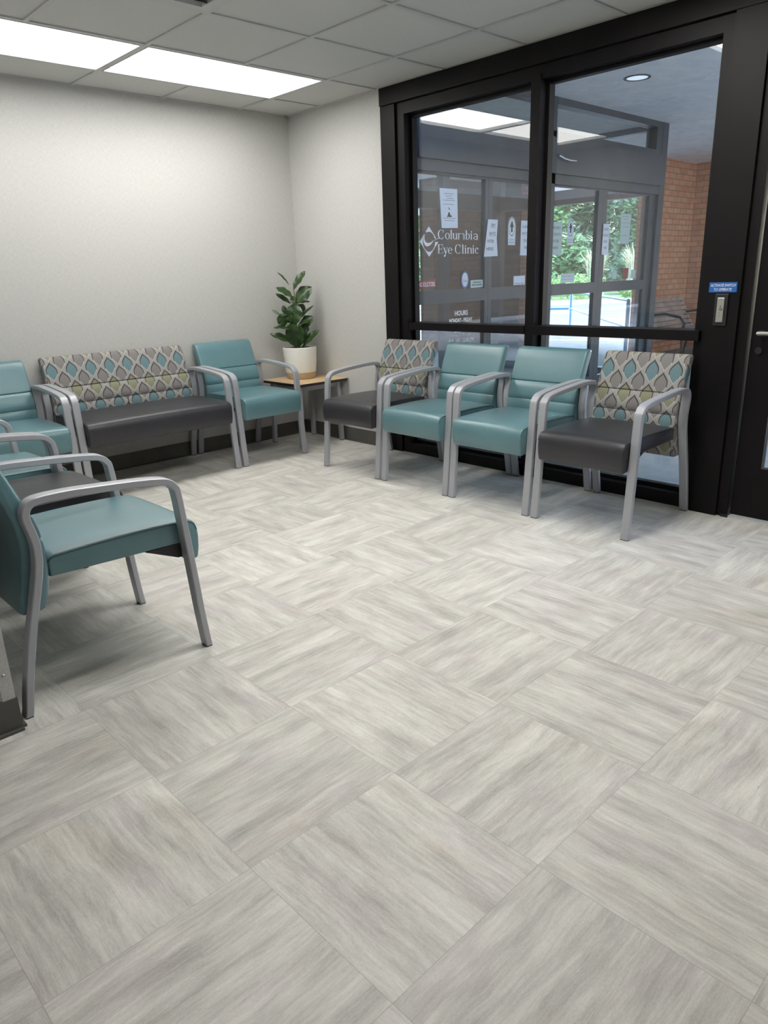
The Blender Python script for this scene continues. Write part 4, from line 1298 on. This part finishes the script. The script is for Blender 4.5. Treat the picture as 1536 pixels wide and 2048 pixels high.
# ------------------------------------------------------------------ porch bench outdoors
pb = empty('park_bench', (6.70, 0.06, 0.0))
tag(pb, 'weathered wooden slat park bench outdoors against the orange brick wall', 'bench')
for k in range(7):     # back slats
    zz = 0.42 + k * 0.064
    yy = -0.06 + 0.20 * (k / 6) ** 0.9
    bm = bmesh.new()
    bx(bm, -0.76, 0.74, -0.011, 0.011, -0.028, 0.028)
    bmesh.ops.rotate(bm, verts=bm.verts, cent=(0, 0, 0), matrix=Matrix.Rotation(-0.42, 3, 'X'))
    bmesh.ops.translate(bm, verts=bm.verts, vec=(0, yy, zz))
    finish(bm, 'slat', 'slat', pb)
for k in range(6):
    boxes('slat', 'slat', [(-0.76, 0.74, -0.12 - k * 0.072, -0.178 - k * 0.072, 0.40, 0.422)], pb)
for sx in (-0.70, 0.68):
    bm = bmesh.new()
    tube(bm, [(sx, 0.16, 0.82), (sx, 0.0, 0.50), (sx, -0.06, 0.40), (sx, 0.04, 0.0)], 0.018, 8)
    tube(bm, [(sx, -0.05, 0.40), (sx, -0.56, 0.39), (sx, -0.58, 0.0)], 0.018, 8)
    tube(bm, [(sx, 0.05, 0.62), (sx, -0.30, 0.66), (sx, -0.52, 0.62), (sx, -0.58, 0.54), (sx, -0.56, 0.39)], 0.018, 8)
    finish(bm, 'arm_frame', 'iron', pb, smooth=True)
bb = [c for c in C.objects if c.parent == pb]

# ------------------------------------------------------------------ blue handrail, planting
rl = empty('handrail', (9.5, 2.9, 0.0))
tag(rl, 'light blue metal handrail beside the road outside', 'railing')
A_, B_ = Vector((11.9, 5.0, 0)) - Vector((9.5, 2.9, 0)), Vector((7.0, 0.85, 0)) - Vector((9.5, 2.9, 0))
for zz in (0.80, 0.40):
    bm = bmesh.new()
    tube(bm, [A_ + Vector((0, 0, zz)), B_ + Vector((0, 0, zz))], 0.024, 10)
    finish(bm, 'rail', 'rail', rl, smooth=True)
for f in (0.0, 0.5, 1.0):
    p = A_.lerp(B_, f)
    bm = bmesh.new()
    tube(bm, [p + Vector((0, 0, -0.15)), p + Vector((0, 0, 0.80))], 0.030, 10)
    finish(bm, 'post', 'rail', rl, smooth=True)
r2 = empty('handrail', (12.0, 6.0, 0.0))
tag(r2, 'blue handrail farther left, crossing behind the sliding door', 'railing')
for zz in (0.80, 0.40):
    bm = bmesh.new()
    tube(bm, [Vector((-0.1, -0.95, zz)), Vector((-1.2, 2.4, zz))], 0.024, 10)
    finish(bm, 'rail', 'rail', r2, smooth=True)
for q in ((-0.45, 0.1), (-1.2, 2.4)):
    bm = bmesh.new()
    tube(bm, [Vector(q + (-0.15,)), Vector(q + (0.80,))], 0.028, 10)
    finish(bm, 'post', 'rail', r2, smooth=True)

def leaves(name, mat, parent, blobs, n_, size, seed, long=1.6):
    """leaf clusters filling ellipsoids (centre, radii)"""
    random.seed(seed)
    V, F = [], []
    for (c_, r_) in blobs:
        for k in range(n_):
            d = Vector((random.gauss(0, 1), random.gauss(0, 1), random.gauss(0, 1))).normalized() * (random.uniform(0.55, 1.0))
            p = Vector((c_[0] + d.x * r_[0], c_[1] + d.y * r_[1], c_[2] + d.z * r_[2]))
            if p.z < 0.03:
                p.z = 0.03 + random.random() * 0.1
            a = Vector((random.gauss(0, 1), random.gauss(0, 1), random.gauss(0, 0.7))).normalized()
            b = a.orthogonal().normalized()
            s = size * random.uniform(0.6, 1.3)
            i = len(V)
            V += [p - a * s * long, p - b * s * 0.5, p + a * s * long, p + b * s * 0.5]
            F.append((i, i + 1, i + 2, i + 3))
    me = bpy.data.meshes.new(name)
    me.from_pydata([tuple(v) for v in V], [], F)
    return link(name, me, mat, parent)
def tree(x, y, h, r, mat, seed, label, n_=1500, size=0.17):
    t = empty('tree', (x, y, 0.0))
    tag(t, label, 'tree', 'trees beyond the road')
    random.seed(seed)
    bl = []
    for k in range(14):
        a = random.uniform(0, 2 * PI); rr = random.uniform(0.1, 0.6) * r
        bl.append(((rr * math.cos(a), rr * math.sin(a), random.uniform(0.12, 0.88) * h), (r * 0.5, r * 0.5, h * 0.15)))
    leaves('foliage', mat, t, bl, n_, size, seed)
    bm = bmesh.new()
    tube(bm, [(0, 0, 0), (0.1, 0.05, h * 0.35), (-0.1, 0.1, h * 0.7)], [0.16, 0.12, 0.05], 8)
    tube(bm, [(0.08, 0.04, h * 0.3), (0.8, 0.4, h * 0.6)], [0.08, 0.03], 6)
    tube(bm, [(0.08, 0.04, h * 0.28), (-0.7, -0.5, h * 0.62)], [0.08, 0.03], 6)
    finish(bm, 'trunk', 'bark', t, smooth=True)
TL = [(30.1, 18.0, 7.5, 2.4, 'tree1', 'bright green tree left, seen through the sliding door'), (38.6, 21.5, 8.5, 2.7, 'tree2', 'dark green tree behind the hedge, centre of the door view'),
      (34.0, 15.4, 7.5, 2.4, 'tree2', 'dark tree behind the tall dry grass clumps'), (44.4, 21.7, 9.5, 2.9, 'tree1', 'tall green tree farthest back, right of the sliding door'),
      (46.5, 28.5, 11.0, 3.6, 'tree2', 'tall dark tree farthest back beyond the hedge'), (22.5, 21.5, 7.0, 2.6, 'tree1', 'green tree seen through the gap left of the clinic logo'),
      (40.0, 15.6, 8.5, 2.6, 'tree2', 'dark tree farthest right behind the dry grass')]
for k, (x, y, h, r, mm, lab) in enumerate(TL):
    tree(x, y, h, r, mm, 40 + k, lab)
def hedge(x0, y0, x1, y1, h, w, mat, seed, label, name='hedge', size=0.05):
    t = empty(name, ((x0 + x1) / 2, (y0 + y1) / 2, 0))
    tag(t, label, 'hedge')
    bl = []
    m_ = max(2, int(math.hypot(x1 - x0, y1 - y0) / 0.6))
    for k in range(m_ + 1):
        f = k / m_ - 0.5
        bl.append((((x1 - x0) * f, (y1 - y0) * f, h * 0.5), (w, w, h * 0.5)))
    leaves('foliage', mat, t, bl, 650, size, seed)
hedge(24.9, 16.3, 27.0, 13.4, 1.15, 0.5, 'hedge', 71, 'clipped bright green hedge along the far kerb')
hedge(27.7, 12.2, 28.5, 10.6, 0.70, 0.35, 'hedge', 72, 'low green shrubs right of the clipped hedge')
def reeds(x, y, h, seed, label):
    t = empty('grass_clump', (x, y, 0.0))
    tag(t, label, 'ornamental grass', 'tall grass clumps beyond the road')
    random.seed(seed)
    bm = bmesh.new()
    for k in range(420):
        a = random.uniform(0, 2 * PI); r = random.uniform(0, 0.3)
        ln = random.uniform(0.6, 1.0) * h
        d = Vector((math.cos(a), math.sin(a), 0))
        bend = random.uniform(0.10, 0.33) * ln
        b = d * r
        m_ = b + d * bend * 0.35 + Vector((0, 0, ln * 0.7))
        e = b + d * bend + Vector((0, 0, ln * random.uniform(0.75, 1.0)))
        s = d.cross(Vector((0, 0, 1))) * 0.014
        v = [bm.verts.new(q) for q in (b - s, b + s, m_ + s, m_ - s, e)]
        bm.faces.new(v[:4]); bm.faces.new((v[3], v[2], v[4]))
    finish(bm, 'blades', 'reed', t)
reeds(28.7, 14.5, 2.6, 81, 'tall dry grass clump left in the right glass panel')
reeds(29.6, 12.9, 2.7, 82, 'tall dry grass clump in the middle of the right glass panel')
reeds(30.6, 11.3, 2.6, 83, 'tall dry grass clump right in the right glass panel')
